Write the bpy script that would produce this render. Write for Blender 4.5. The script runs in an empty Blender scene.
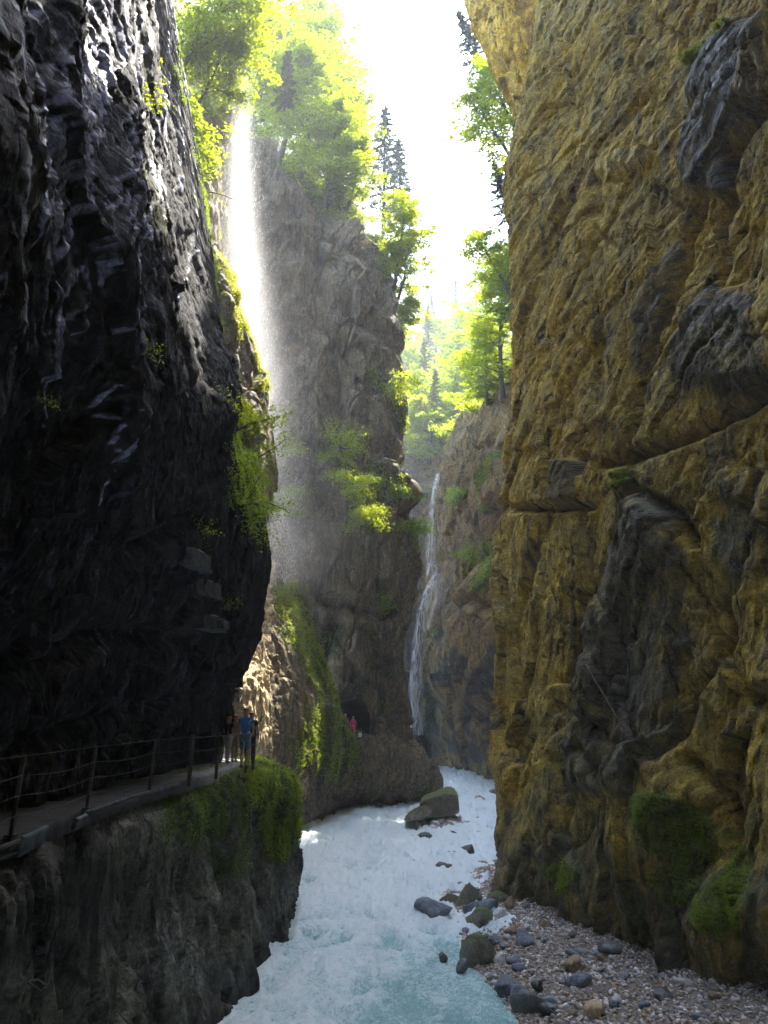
import bpy, math, random
import numpy as np
from mathutils import Vector, Matrix

# ------------------------------------------------------------------ camera, sky, sun, exposure
SC = bpy.context.scene
COL = SC.collection
EYE = 7.3                      # eye height above the river
TILT = math.radians(15.3)
FPX = 740.0
CT, ST = math.cos(TILT), math.sin(TILT)
SUN_EL, SUN_AZ = math.radians(59), math.radians(27.5)

cam_d = bpy.data.cameras.new("camera")
cam = bpy.data.objects.new("camera", cam_d)
COL.objects.link(cam)
cam.location = (0, 0, EYE)
cam.rotation_euler = (math.radians(90) + TILT, 0, 0)
cam_d.sensor_fit = 'VERTICAL'
cam_d.sensor_height = 36
cam_d.lens = FPX / 1024 * 36
cam_d.clip_start = 0.1
cam_d.clip_end = 3000
SC.camera = cam

world = bpy.data.worlds.new("World")
SC.world = world
world.use_nodes = True
wn = world.node_tree.nodes
wl = world.node_tree.links
for n in list(wn): wn.remove(n)
sky = wn.new('ShaderNodeTexSky')
sky.sky_type = 'NISHITA'
sky.sun_disc = False
sky.sun_elevation = SUN_EL
sky.sun_rotation = SUN_AZ
sky.dust_density = 1.0
sky.air_density = 1.0
bg = wn.new('ShaderNodeBackground'); bg.inputs['Strength'].default_value = 0.15
wo = wn.new('ShaderNodeOutputWorld')
wl.new(sky.outputs[0], bg.inputs['Color']); wl.new(bg.outputs[0], wo.inputs['Surface'])

sun_d = bpy.data.lights.new("sun", 'SUN')
sun_d.energy = 2.1
sun_d.angle = math.radians(0.5)
sun_d.color = (1.0, 0.94, 0.82)
sun = bpy.data.objects.new("sun", sun_d)
COL.objects.link(sun)
SUN_DIR = Vector((math.sin(SUN_AZ) * math.cos(SUN_EL), math.cos(SUN_AZ) * math.cos(SUN_EL), math.sin(SUN_EL)))
sun.rotation_euler = (-SUN_DIR).to_track_quat('-Z', 'Y').to_euler()
sun.location = SUN_DIR * 200

SC.view_settings.view_transform = 'Standard'
SC.view_settings.look = 'None'
SC.view_settings.gamma = 1
SC.view_settings.use_curve_mapping = False
SC.view_settings.exposure = 3.85
SC.render.engine = 'CYCLES'
SC.cycles.use_denoising = True
SC.cycles.max_bounces = 8
SC.cycles.diffuse_bounces = 5
SC.cycles.glossy_bounces = 2
SC.cycles.transmission_bounces = 4
SC.cycles.volume_bounces = 1
SC.cycles.transparent_max_bounces = 12
SC.cycles.sample_clamp_indirect = 6
SC.cycles.volume_step_rate = 1.6

# ------------------------------------------------------------------ helpers
def S(px, py, Y):
    """world point seen at that spot of the frame, Y metres up the gorge"""
    u, v = (px - 384) / FPX, (512 - py) / FPX
    dy, dz = CT - v * ST, ST + v * CT
    t = Y / dy
    return np.array([u * t, Y, EYE + dz * t])

def F(px, py, z=0.0):
    """world point at height z seen at that spot of the frame"""
    u, v = (px - 384) / FPX, (512 - py) / FPX
    dy, dz = CT - v * ST, ST + v * CT
    t = (z - EYE) / dz
    return np.array([u * t, dy * t, z])

def W(x, y, z): return np.array([x, y, z], float)

def project(P):
    d = P[..., 1] * CT + (P[..., 2] - EYE) * ST
    w = -P[..., 1] * ST + (P[..., 2] - EYE) * CT
    dd = np.where(d > 0.5, d, 0.5)
    px = 384 + FPX * P[..., 0] / dd
    py = 512 - FPX * w / dd
    px = np.where(d > 0.5, px, 5000)
    return px, py, d

def hsh(ix, iy, iz, seed):
    with np.errstate(over='ignore'):
        h = (ix.astype(np.uint32) * np.uint32(374761393)) ^ (iy.astype(np.uint32) * np.uint32(668265263)) ^ (iz.astype(np.uint32) * np.uint32(2246822519)) ^ np.uint32((seed * 3266489917) & 0xffffffff)
        h ^= h >> np.uint32(15); h *= np.uint32(2246822519)
        h ^= h >> np.uint32(13); h *= np.uint32(3266489917)
        h ^= h >> np.uint32(16)
    return h

GR = np.array([[1,1,0],[-1,1,0],[1,-1,0],[-1,-1,0],[1,0,1],[-1,0,1],[1,0,-1],[-1,0,-1],[0,1,1],[0,-1,1],[0,1,-1],[0,-1,-1],[1,1,0],[-1,1,0],[0,-1,1],[0,-1,-1]], np.float32)

def pn(P, seed=0):
    """gradient noise, about -1..1"""
    P = P.astype(np.float32)
    I = np.floor(P); f = P - I; I = I.astype(np.int64)
    u = f * f * f * (f * (f * 6 - 15) + 10)
    out = 0
    for dx in (0, 1):
        wx = u[:, 0] if dx else 1 - u[:, 0]
        for dy in (0, 1):
            wy = u[:, 1] if dy else 1 - u[:, 1]
            for dz in (0, 1):
                wz = u[:, 2] if dz else 1 - u[:, 2]
                g = GR[(hsh(I[:, 0] + dx, I[:, 1] + dy, I[:, 2] + dz, seed) & 15)]
                d = g[:, 0] * (f[:, 0] - dx) + g[:, 1] * (f[:, 1] - dy) + g[:, 2] * (f[:, 2] - dz)
                out = out + d * wx * wy * wz
    return out

def fbm(P, sc, octs=4, seed=0, gain=0.5, ridged=False):
    a, o, t = 1.0, 0, 0
    P = P * np.asarray(sc, np.float32)
    for k in range(octs):
        n = pn(P, seed + k * 17)
        if ridged: n = 1 - 2 * np.abs(n) * 1.4
        o = o + a * n; t += a
        a *= gain; P = P * 2.03 + 11.7
    return o / t

def cells(P, sc, seed=0, tilt=1.0):
    """tilted facets: height -1..1 and closeness to a crack"""
    Q = (P * np.asarray(sc, np.float32)).astype(np.float32)
    B = np.floor(Q - 0.5).astype(np.int64)
    n = len(Q)
    f1 = np.full(n, 9, np.float32); f2 = f1.copy(); h = np.zeros(n, np.float32)
    for dx in (0, 1):
        for dy in (0, 1):
            for dz in (0, 1):
                cx, cy, cz = B[:, 0] + dx, B[:, 1] + dy, B[:, 2] + dz
                k = hsh(cx, cy, cz, seed)
                r = [((k >> np.uint32(s)) & np.uint32(255)).astype(np.float32) / 255 - .5 for s in (0, 8, 16)]
                ox = Q[:, 0] - (cx + .5 + r[0] * .8); oy = Q[:, 1] - (cy + .5 + r[1] * .8); oz = Q[:, 2] - (cz + .5 + r[2] * .8)
                d = ox * ox + oy * oy + oz * oz
                k2 = hsh(cx, cy, cz, seed + 5)
                q = [((k2 >> np.uint32(s)) & np.uint32(255)).astype(np.float32) / 127.5 - 1 for s in (0, 8, 16, 24)]
                hh = q[3] * .5 + tilt * (q[0] * ox + q[1] * oy + q[2] * oz)
                near = d < f1
                f2 = np.where(near, f1, np.minimum(f2, d))
                h = np.where(near, hh, h)
                f1 = np.where(near, d, f1)
    return h, np.sqrt(f2) - np.sqrt(f1)

def smooth(a, lo, hi):
    t = np.clip((a - lo) / (hi - lo), 0, 1)
    return t * t * (3 - 2 * t)

def segd(px, py, poly):
    """distance in frame pixels to a polyline drawn over the surface"""
    best = np.full(px.shape, 1e9)
    for (x0, y0), (x1, y1) in zip(poly[:-1], poly[1:]):
        dx, dy = x1 - x0, y1 - y0
        t = np.clip(((px - x0) * dx + (py - y0) * dy) / (dx * dx + dy * dy + 1e-9), 0, 1)
        best = np.minimum(best, np.hypot(px - x0 - t * dx, py - y0 - t * dy))
    return best

def blob(px, py, cx, cy, rx, ry, rot=0):
    c, s = math.cos(math.radians(rot)), math.sin(math.radians(rot))
    a = ((px - cx) * c + (py - cy) * s) / rx; b = (-(px - cx) * s + (py - cy) * c) / ry
    return np.exp(-(a * a + b * b))

def poly_in(px, py, poly):
    """frame-pixel depth inside (positive) or outside (negative) an outline"""
    n = len(poly); ins = np.zeros(px.shape, bool)
    for i in range(n):
        x0, y0 = poly[i]; x1, y1 = poly[(i + 1) % n]
        c = ((y0 > py) != (y1 > py)) & (px < (x1 - x0) * (py - y0) / (y1 - y0 + 1e-9) + x0); ins ^= c
    return segd(px, py, list(poly) + [poly[0]]) * np.where(ins, 1, -1)

def resample(keys, m):
    K = np.array(keys, float)
    d = np.r_[0, np.cumsum(np.linalg.norm(np.diff(K, axis=0), axis=1))]
    t = np.linspace(0, d[-1], m)
    return np.stack([np.interp(t, d, K[:, i]) for i in range(3)], 1)

def loft(cols, counts, nv, m=48, soft=2):
    C = np.array([resample(k, m) for k in cols])           # columns x m x 3
    for _ in range(soft):
        C[:, 1:-1] = (C[:, :-2] + 2 * C[:, 1:-1] + C[:, 2:]) / 4
    rows = []
    n = len(cols)
    for i in range(n - 1):
        p0, p1, p2, p3 = C[max(i - 1, 0)], C[i], C[i + 1], C[min(i + 2, n - 1)]
        k = counts[i]
        t = np.linspace(0, 1, k, endpoint=(i == n - 2))[:, None, None]
        a = p1 + .5 * t * (p2 - p0 + t * (2 * p0 - 5 * p1 + 4 * p2 - p3 + t * (3 * (p1 - p2) + p3 - p0)))
        l = p1 + t * (p2 - p1)
        rows.append(.6 * a + .4 * l)
    G = np.concatenate(rows)
    tv = np.linspace(0, m - 1, nv); i0 = np.clip(tv.astype(int), 0, m - 2); fr = (tv - i0)[None, :, None]
    return G[:, i0] * (1 - fr) + G[:, i0 + 1] * fr          # U x V x 3

def grid_normals(G, ref):
    du = np.gradient(G, axis=0); dv = np.gradient(G, axis=1)
    N = np.cross(du, dv); N /= np.linalg.norm(N, axis=2, keepdims=True) + 1e-9
    s = np.sign(np.sum(N * (np.asarray(ref) - G)))
    return N * s, s

def mesh_raw(name, V, Fc, k=4, smooth_=False, attrs=None, mat=None, face_attr=None):
    me = bpy.data.meshes.new(name)
    V = np.ascontiguousarray(V, np.float32).reshape(-1, 3); Fc = np.ascontiguousarray(Fc, np.int32).reshape(-1, k)
    me.vertices.add(len(V)); me.vertices.foreach_set('co', V.ravel())
    me.loops.add(Fc.size); me.loops.foreach_set('vertex_index', Fc.ravel())
    me.polygons.add(len(Fc)); me.polygons.foreach_set('loop_start', np.arange(0, Fc.size, k, dtype=np.int32))
    me.update(calc_edges=True)
    if smooth_:
        me.polygons.foreach_set('use_smooth', np.ones(len(Fc), bool))
    for an, av in (attrs or {}).items():
        if np.ndim(av) == 2 and np.shape(av)[1] == 3:
            a = me.attributes.new(an, 'FLOAT_VECTOR', 'POINT'); a.data.foreach_set('vector', np.ascontiguousarray(av, np.float32).ravel()); continue
        a = me.attributes.new(an, 'FLOAT', 'POINT'); a.data.foreach_set('value', np.ascontiguousarray(av, np.float32).ravel())
    for an, av in (face_attr or {}).items():
        a = me.attributes.new(an, 'FLOAT', 'FACE'); a.data.foreach_set('value', np.ascontiguousarray(av, np.float32).ravel())
    if mat: me.materials.append(mat)
    return me

def link(name, me, parent=None, loc=None):
    o = bpy.data.objects.new(name, me); COL.objects.link(o)
    if loc is not None: o.location = tuple(loc)
    if parent is not None: o.parent = parent
    return o

def tag(o, label=None, cat=None, group=None, kind=None):
    if label: o['label'] = label
    if cat: o['category'] = cat
    if group: o['group'] = group
    if kind: o['kind'] = kind
    return o

def empty(name, loc, label, cat, group=None):
    o = bpy.data.objects.new(name, None); COL.objects.link(o); o.location = tuple(loc)
    o.empty_display_size = 0.2
    return tag(o, label, cat, group)

def grid_faces(nu, nv, flip=False):
    i = np.arange(nu - 1)[:, None] * nv + np.arange(nv - 1)[None, :]
    q = np.stack([i, i + nv, i + nv + 1, i + 1], -1).reshape(-1, 4)
    return q[:, ::-1] if flip else q

# ------------------------------------------------------------------ materials
def M_new(name):
    m = bpy.data.materials.new(name); m.use_nodes = True
    nt = m.node_tree
    for n in list(nt.nodes): nt.nodes.remove(n)
    out = nt.nodes.new('ShaderNodeOutputMaterial')
    return m, nt, out

class NB:
    def __init__(s, nt): s.nt = nt
    def n(s, t, **k):
        x = s.nt.nodes.new(t)
        for a, b in k.items(): setattr(x, a, b)
        return x
    def l(s, a, b): s.nt.links.new(a, b)
    def coord(s, scale=(1, 1, 1), rot=(0, 0, 0)):
        tc = s.n('ShaderNodeTexCoord'); mp = s.n('ShaderNodeMapping')
        mp.inputs['Scale'].default_value = scale; mp.inputs['Rotation'].default_value = rot
        s.l(tc.outputs['Object'], mp.inputs['Vector']); return mp.outputs[0]
    def noise(s, vec, scale, detail=5, rough=.55, dist=0.0):
        x = s.n('ShaderNodeTexNoise'); x.inputs['Scale'].default_value = scale; x.inputs['Detail'].default_value = detail
        x.inputs['Roughness'].default_value = rough; x.inputs['Distortion'].default_value = dist
        s.l(vec, x.inputs['Vector']); return x.outputs['Fac']
    def ramp(s, fac, lo, hi, a=0.0, b=1.0):
        x = s.n('ShaderNodeMapRange'); x.interpolation_type = 'SMOOTHSTEP'
        x.inputs['From Min'].default_value = lo; x.inputs['From Max'].default_value = hi
        x.inputs['To Min'].default_value = a; x.inputs['To Max'].default_value = b
        s.l(fac, x.inputs['Value']); return x.outputs[0]
    def mix(s, fac, a, b, mode='MIX'):
        x = s.n('ShaderNodeMix', data_type='RGBA', blend_type=mode)
        for v, i in ((fac, 0), (a, 6), (b, 7)):
            if isinstance(v, (int, float)): x.inputs[i].default_value = v
            elif isinstance(v, tuple): x.inputs[i].default_value = (*v, 1)
            else: s.l(v, x.inputs[i])
        return x.outputs[2]
    def math(s, op, a, b=0.0, clamp=False):
        x = s.n('ShaderNodeMath', operation=op, use_clamp=clamp)
        for v, i in ((a, 0), (b, 1)):
            if isinstance(v, (int, float)): x.inputs[i].default_value = v
            else: s.l(v, x.inputs[i])
        return x.outputs[0]
    def attr(s, name):
        x = s.n('ShaderNodeAttribute'); x.attribute_name = name; return x.outputs['Fac']
    def bump(s, h, dist, strength=1.0, normal=None):
        x = s.n('ShaderNodeBump'); x.inputs['Distance'].default_value = dist; x.inputs['Strength'].default_value = strength
        s.l(h, x.inputs['Height'])
        if normal is not None: s.l(normal, x.inputs['Normal'])
        return x.outputs[0]

def rock_mat(name, ca, cb, dark, light, moss=(.075, .10, .012), fine=1.0, rough=.85, wet_rough=.25, bump=.05, spec=.3, wet_spec=.6, var=1.0):
    m, nt, out = M_new(name); b = NB(nt)
    v = b.coord()
    ra = b.n('ShaderNodeAttribute'); ra.attribute_name = 'rc'; vs = ra.outputs['Vector']      # stretched along the grain of the rock
    n1 = b.noise(v, .42 * fine, 7, .62, .4)
    n2 = b.noise(vs, 1.1 * fine, 7, .66, .8)
    n3 = b.noise(v, 4.5 * fine, 7, .74, .4)
    n4 = b.noise(vs, 1.9 * fine, 8, .72, .6)
    c = b.mix(b.ramp(n1, .36, .66), ca, cb)
    c = b.mix(b.math('MULTIPLY', b.ramp(n2, .53, .68), .75 * var), c, dark)
    c = b.mix(b.math('MULTIPLY', b.ramp(n4, .55, .72), .55 * var), c, light)
    st = b.noise(b.coord((1, 1, .055)), 1.5 * fine, 6, .68, .25); st2 = b.noise(b.coord((1.3, 1.3, .05), (0, 0, .7)), 3.4 * fine, 5, .6, .2)
    c = b.mix(b.math('MULTIPLY', b.ramp(st, .52, .66), .72 * var), c, dark)
    c = b.mix(b.math('MULTIPLY', b.ramp(st2, .58, .7), .45 * var), c, light)
    edge = b.math('ADD', b.math('MULTIPLY', b.math('SUBTRACT', n4, .5), 1.5), b.math('MULTIPLY', b.math('SUBTRACT', n3, .5), .9))
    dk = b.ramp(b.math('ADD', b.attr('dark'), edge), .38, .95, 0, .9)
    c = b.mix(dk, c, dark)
    n5 = b.noise(v, 16 * fine, 5, .78, .2)
    m6 = b.n('ShaderNodeMapping'); m6.inputs['Scale'].default_value = (1, .3, 1); b.l(vs, m6.inputs['Vector'])
    n6 = b.noise(m6.outputs[0], 7.5 * fine, 6, .66, .25)
    def cracks(sc, w, wob):
        dv = b.n('ShaderNodeVectorMath', operation='ADD'); nz = b.n('ShaderNodeTexNoise'); nz.inputs['Scale'].default_value = sc * .9; nz.inputs['Detail'].default_value = 5; b.l(vs, nz.inputs['Vector'])
        sc_ = b.n('ShaderNodeVectorMath', operation='SCALE'); sc_.inputs['Scale'].default_value = wob; b.l(nz.outputs['Color'], sc_.inputs[0]); b.l(vs, dv.inputs[0]); b.l(sc_.outputs[0], dv.inputs[1])
        vo = b.n('ShaderNodeTexVoronoi', feature='DISTANCE_TO_EDGE'); vo.inputs['Scale'].default_value = sc; b.l(dv.outputs[0], vo.inputs['Vector'])
        return b.ramp(vo.outputs['Distance'], 0, w, 1, 0)
    ck = b.math('MULTIPLY', cracks(.9 * fine, .035, 1.1), b.ramp(n4, .42, .56))
    ck = b.math('MAXIMUM', ck, b.math('MULTIPLY', cracks(3.1 * fine, .05, .35), b.ramp(n2, .48, .6, 0, .8)))
    lt = b.ramp(b.math('ADD', b.attr('light'), edge), .35, .9, 0, .9)
    c = b.mix(lt, c, light)
    c = b.mix(1.0, c, b.mix(b.ramp(n3, .3, .7), (.5, .5, .5), (1.45, 1.45, 1.45)), 'MULTIPLY')
    c = b.mix(1.0, c, b.mix(b.ramp(n5, .32, .68), (.55, .55, .55), (1.4, 1.4, 1.4)), 'MULTIPLY')
    c = b.mix(1.0, c, b.mix(b.ramp(n6, .35, .65), (.75, .75, .75), (1.2, 1.2, 1.2)), 'MULTIPLY')
    c = b.mix(b.math('MULTIPLY', ck, .75), c, tuple(.25 * x for x in dark))
    ms0 = b.math('ADD', b.attr('moss'), b.math('MULTIPLY', b.math('SUBTRACT', n4, .5), 1.8))
    ms = b.ramp(ms0, .3, .8)
    mc = b.mix(b.ramp(n3, .35, .7), tuple(.45 * x for x in moss), tuple(1.5 * x for x in moss))
    c = b.mix(b.math('MULTIPLY', ms, .92), c, mc)
    p = b.n('ShaderNodeBsdfPrincipled')
    b.l(c, p.inputs['Base Color'])
    wr = b.math('MULTIPLY', b.attr('wet'), b.ramp(n2, .40, .62, .15, 1.1), True)
    r = b.n('ShaderNodeMix'); b.l(wr, r.inputs[0]); r.inputs[2].default_value = rough; r.inputs[3].default_value = wet_rough
    b.l(r.outputs[0], p.inputs['Roughness'])
    sp = b.n('ShaderNodeMix'); b.l(wr, sp.inputs[0]); sp.inputs[2].default_value = spec; sp.inputs[3].default_value = wet_spec
    b.l(sp.outputs[0], p.inputs['Specular IOR Level'])
    hf = b.noise(v, 22 * fine, 5, .7)
    h = b.math('ADD', n3, b.math('MULTIPLY', hf, .30))
    h = b.math('ADD', h, b.math('MULTIPLY', n4, 1.3))
    h = b.math('ADD', h, b.math('MULTIPLY', n5, .45))
    h = b.math('ADD', h, b.math('MULTIPLY', n6, .35))
    h = b.math('SUBTRACT', h, b.math('MULTIPLY', ck, .6))
    b.l(b.bump(h, bump * 3, .9), p.inputs['Normal'])
    b.l(p.outputs[0], out.inputs['Surface'])
    return m

def leaf_mat(name, ca, cb, trans, tw=.5, rough=.55):
    m, nt, out = M_new(name); b = NB(nt)
    t = b.attr('tint')
    c = b.mix(t, ca, cb)
    d = b.n('ShaderNodeBsdfPrincipled'); b.l(c, d.inputs['Base Color']); d.inputs['Roughness'].default_value = rough
    d.inputs['Specular IOR Level'].default_value = .3
    tr = b.n('ShaderNodeBsdfTranslucent')
    tc = b.mix(t, tuple(x * .65 for x in trans), trans); b.l(tc, tr.inputs['Color'])
    mx = b.n('ShaderNodeMixShader'); mx.inputs[0].default_value = tw
    b.l(d.outputs[0], mx.inputs[1]); b.l(tr.outputs[0], mx.inputs[2]); b.l(mx.outputs[0], out.inputs['Surface'])
    return m

def plain(name, col, rough=.7, metal=0.0, var=.25, scale=14, spec=.4, bump=.004):
    m, nt, out = M_new(name); b = NB(nt)
    v = b.coord(); n = b.noise(v, scale, 5, .6)
    c = b.mix(b.ramp(n, .3, .7), tuple(x * (1 - var) for x in col), tuple(min(1, x * (1 + var)) for x in col))
    p = b.n('ShaderNodeBsdfPrincipled'); b.l(c, p.inputs['Base Color'])
    p.inputs['Roughness'].default_value = rough; p.inputs['Metallic'].default_value = metal; p.inputs['Specular IOR Level'].default_value = spec
    b.l(b.bump(n, bump), p.inputs['Normal'])
    b.l(p.outputs[0], out.inputs['Surface'])
    return m
# ------------------------------------------------------------------ cliffs
def wrap_noise(P, amp, sc, seed):
    return P + amp * np.stack([fbm(P, sc, 2, seed), fbm(P, sc, 2, seed + 31), fbm(P, sc, 2, seed + 62)], 1)

def rock_disp(P, big=1.0, stretch=.45, seed=0, fine=1.0, small=1.0):
    """rough broken rock: metres of relief and a crack mask"""
    Q = wrap_noise(P, .5, .3, seed)
    Z = np.array([1, 1, stretch])
    d = .9 * big * fbm(Q, .16 * Z, 3, seed + 1)
    h1, c1 = cells(Q, Z * .30, seed + 2, 1.4)
    h2, c2 = cells(wrap_noise(P, .22, .9, seed + 9), Z * .8 * fine, seed + 3, 1.5)
    h3, c3 = cells(wrap_noise(P, .08, 3.0, seed + 8), Z * 2.4 * fine, seed + 4, 1.5)
    m1 = smooth(fbm(P, .25, 2, seed + 90), -.25, .25)
    d += big * .45 * h1 + small * (.05 + .16 * m1) * h2 / fine + small * .045 * h3 / fine
    d += .13 * fbm(Q, 1.4 * Z * np.array([1, 1, .7]), 4, seed + 5, ridged=True)
    d += .035 * fbm(P * Z, 5 * fine, 3, seed + 6)
    crack = np.maximum(smooth(.09 - c1, 0, .09), .6 * smooth(.10 - c2, 0, .10) * m1)
    d -= .18 * big * smooth(.07 - c1, 0, .07) * m1 + .06 * smooth(.10 - c2, 0, .10) * m1
    return d, crack

def build_cliff(name, cols, counts, nv, ref, mat, detail, label, cat='cliff', soft=2, hook=None):
    G = loft(cols, counts, nv, soft=soft)
    N, s = grid_normals(G, ref)
    nu = G.shape[0]
    P = G.reshape(-1, 3); Nf = N.reshape(-1, 3)
    px, py, dep = project(P)
    d, at = detail(P, Nf, px, py, dep)
    inv = (px > -100) & (px < 870) & (py > -100) & (py < 1100) & (dep > 3)
    d = d - np.median(d[inv])
    at.setdefault('rc', P[:, [0, 2, 1]] * np.array([1, .42, 1]))
    V = P + Nf * d[:, None]
    if hook is not None: V = hook(V, px, py)
    for k in ('moss', 'dark', 'light', 'wet'): at.setdefault(k, np.zeros(len(P)))
    me = mesh_raw(name, V, grid_faces(nu, nv, s < 0), 4, True, at, mat)
    o = link(name, me)
    tag(o, label, cat, kind='structure')
    # normals after displacement
    G2 = V.reshape(nu, nv, 3)
    N2, _ = grid_normals(G2, ref)
    return dict(V=V, N=N2.reshape(-1, 3), at=at, px=px, py=py, obj=o)

# --- right wall
mat_right = rock_mat('ochre_rock', (.58, .375, .040), (.41, .295, .065), (.10, .092, .062), (.66, .52, .20), bump=.035, moss=(.13, .16, .012))
def grain(P, P0, T_, g, h, along=.2):
    T_ = np.array(T_); T_ /= np.linalg.norm(T_); Zv = np.array([0, 0, 1.0]); n = np.cross(T_, Zv)
    D = P - np.array(P0); gv = T_ * g + Zv * h; gv /= np.linalg.norm(gv); hv = np.cross(n, gv)
    return np.stack([D @ gv * along, D @ hv, D @ n], 1)
def right_detail(P, N, px, py, dep):
    T0 = (.36, -.93, 0); P0 = (7.5, 28, 17)
    k = smooth(P[:, 2] + 3 * fbm(P, .15, 2, 7), 11, 21)[:, None]
    lo_rc = grain(P, P0, T0, .12, 1, .34); lo_rc = lo_rc[:, [1, 0, 2]] * np.array([-1, 1, 1])
    up_rc = grain(P, P0, T0, .80, .6, .36); up_rc = up_rc[:, [1, 0, 2]] * np.array([-1, 1, 1])
    rc = lo_rc * (1 - k) + up_rc * k
    d, cr = rock_disp(P, .8, .5, 3, small=.28)
    rw = wrap_noise(rc, .10, .6, 17)
    e1, k1 = cells(rw + .12 * np.stack([fbm(P, .5, 2, 25)] * 3, 1), .42, 26, 1.6); e2, k2 = cells(rw, 1.7, 27, 1.6); e3, k3 = cells(wrap_noise(P * np.array([1, 1, .8]), .08, 3, 28), 3.4, 29, 1.6)
    mz = smooth(fbm(P, .3, 2, 30), -.3, .2)
    rl = .45 + .55 * (1 - k[:, 0]); d *= .55 + .45 * rl
    d += .30 * e1 * rl + (.02 + .12 * mz) * e2 * rl + .04 * mz * e3
    d -= .14 * smooth(.06 - k1, 0, .06) + .06 * smooth(.07 - k2, 0, .07)
    d += rl * (.05 * fbm(rw, .9, 3, 18) + .05 * fbm(rw, 2.6, 4, 19)) + .025 * fbm(P, 6, 3, 20)
    vis = (dep > 12)
    sg = lambda poly, w: np.exp(-(segd(px, py, poly) / w) ** 2) * vis
    # the big cracks
    cracks = [
        ([(775, 380), (747, 400), (687, 439), (648, 452), (600, 462)], 6, .8),
        ([(620, 450), (628, 475), (642, 494), (675, 512), (690, 540)], 7, .9),
        ([(770, 100), (752, 130), (734, 152), (730, 200), (719, 222), (719, 300)], 6, 1.0),
        ([(697, 205), (683, 240), (671, 300), (660, 330), (642, 372), (634, 420), (622, 452)], 5, .7),
        ([(714, 600), (722, 625), (712, 660), (691, 695), (668, 760)], 6, .9),
        ([(640, 455), (622, 520), (605, 556), (590, 600), (579, 640), (572, 700), (566, 760), (560, 830)], 5, 1.0),
        ([(508, 508), (545, 507), (585, 505)], 4, .8),
        ([(573, 455), (578, 520), (583, 590), (572, 640), (562, 712)], 4, .8),
        ([(538, 515), (530, 570), (517, 620), (512, 690), (507, 760)], 4, .8),
        ([(560, 760), (570, 800), (560, 850), (553, 915)], 4, .8),
        ([(690, 760), (716, 800), (730, 880), (765, 960)], 6, .7),
        ([(590, 750), (625, 800), (612, 860), (618, 920)], 5, .5),
        ([(596, 180), (595, 215)], 6, .7), ([(650, 90), (600, 150), (570, 200), (540, 270)], 4, .25),
        ([(585, 250), (600, 330), (590, 400)], 4, .25), ([(545, 230), (540, 330), (552, 420)], 4, .25),
    ]
    crk = np.zeros(len(P))
    for poly, w, a in cracks:
        g = sg(poly, w); d -= a * g; crk = np.maximum(crk, g * min(1, a))
    # bulges and blocks
    bn = .25 * fbm(P, .9, 3, 23)
    nz = 16 * fbm(P, .7, 4, 24, .65)
    blockA = poly_in(px, py, [(775, 5), (740, 25), (706, 50), (696, 75), (692, 120), (676, 160), (686, 192), (734, 202), (736, 150), (752, 128), (775, 112)]) + .5 * nz
    blockB = poly_in(px, py, [(700, 285), (775, 290), (775, 385), (747, 402), (690, 400), (665, 370)]) + nz
    zoneC = poly_in(px, py, [(636, 462), (680, 515), (690, 600), (680, 760), (650, 800), (560, 800), (572, 700), (590, 600), (612, 530)]) + 1.3 * nz
    blockD = poly_in(px, py, [(545, 458), (575, 455), (582, 478), (585, 506), (548, 506)]) + .3 * nz
    d += .55 * smooth(blockA, -3, 9) * vis + .5 * smooth(blockA, 0, 45) * vis
    d += .7 * smooth(zoneC, -10, 25) * vis
    d += .7 * smooth(blob(px, py, 655, 815, 45, 80, 10) + bn, .2, .8) * vis
    d += .7 * smooth(blockD, -1, 5) * vis
    d += .8 * smooth(blob(px, py, 735, 930, 60, 60) + bn, .2, .8) * vis
    d += .6 * smooth(blob(px, py, 735, 340, 60, 60, -30) + bn, .2, .8) * vis
    d += .5 * smooth(blob(px, py, 635, 160, 24, 9, -15), .3, .5) * vis
    lo = 1 - smooth(P[:, 2], 15, 22)
    up = 1 - lo
    s = rc[:, 0] * 1.0 + .35 * fbm(P, .4, 3, 77)
    d += up * .12 * (np.abs(((s * .8) % 1) - .5) * 2)
    n = fbm(P, .5, 5, 12, .7) + .5 * fbm(rc, 1.2, 4, 13)
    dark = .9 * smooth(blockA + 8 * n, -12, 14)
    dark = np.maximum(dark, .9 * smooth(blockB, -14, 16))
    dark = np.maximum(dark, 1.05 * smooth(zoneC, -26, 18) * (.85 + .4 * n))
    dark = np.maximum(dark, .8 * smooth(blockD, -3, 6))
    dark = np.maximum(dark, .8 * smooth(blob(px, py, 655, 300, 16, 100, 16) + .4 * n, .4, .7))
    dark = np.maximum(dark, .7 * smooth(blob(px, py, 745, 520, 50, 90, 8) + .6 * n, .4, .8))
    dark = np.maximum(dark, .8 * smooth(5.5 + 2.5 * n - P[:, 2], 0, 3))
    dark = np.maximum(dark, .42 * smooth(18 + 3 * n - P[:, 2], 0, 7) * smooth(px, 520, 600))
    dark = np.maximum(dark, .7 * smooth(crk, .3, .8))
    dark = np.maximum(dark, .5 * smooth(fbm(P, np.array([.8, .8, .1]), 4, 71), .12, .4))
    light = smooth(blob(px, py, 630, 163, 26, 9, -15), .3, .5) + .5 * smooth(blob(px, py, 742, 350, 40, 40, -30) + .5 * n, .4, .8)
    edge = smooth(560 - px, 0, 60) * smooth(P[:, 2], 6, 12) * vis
    light = np.maximum(light, .45 * edge)  # left edge painted brighter where it faces the sky gap
    moss = 1.0 * smooth(blob(px, py, 712, 865, 62, 110, -28) + .8 * n, .5, 1.1)
    moss = np.maximum(moss, 1.1 * smooth(blob(px, py, 690, 830, 26, 45, -25) + .5 * n, .3, .8))
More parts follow.
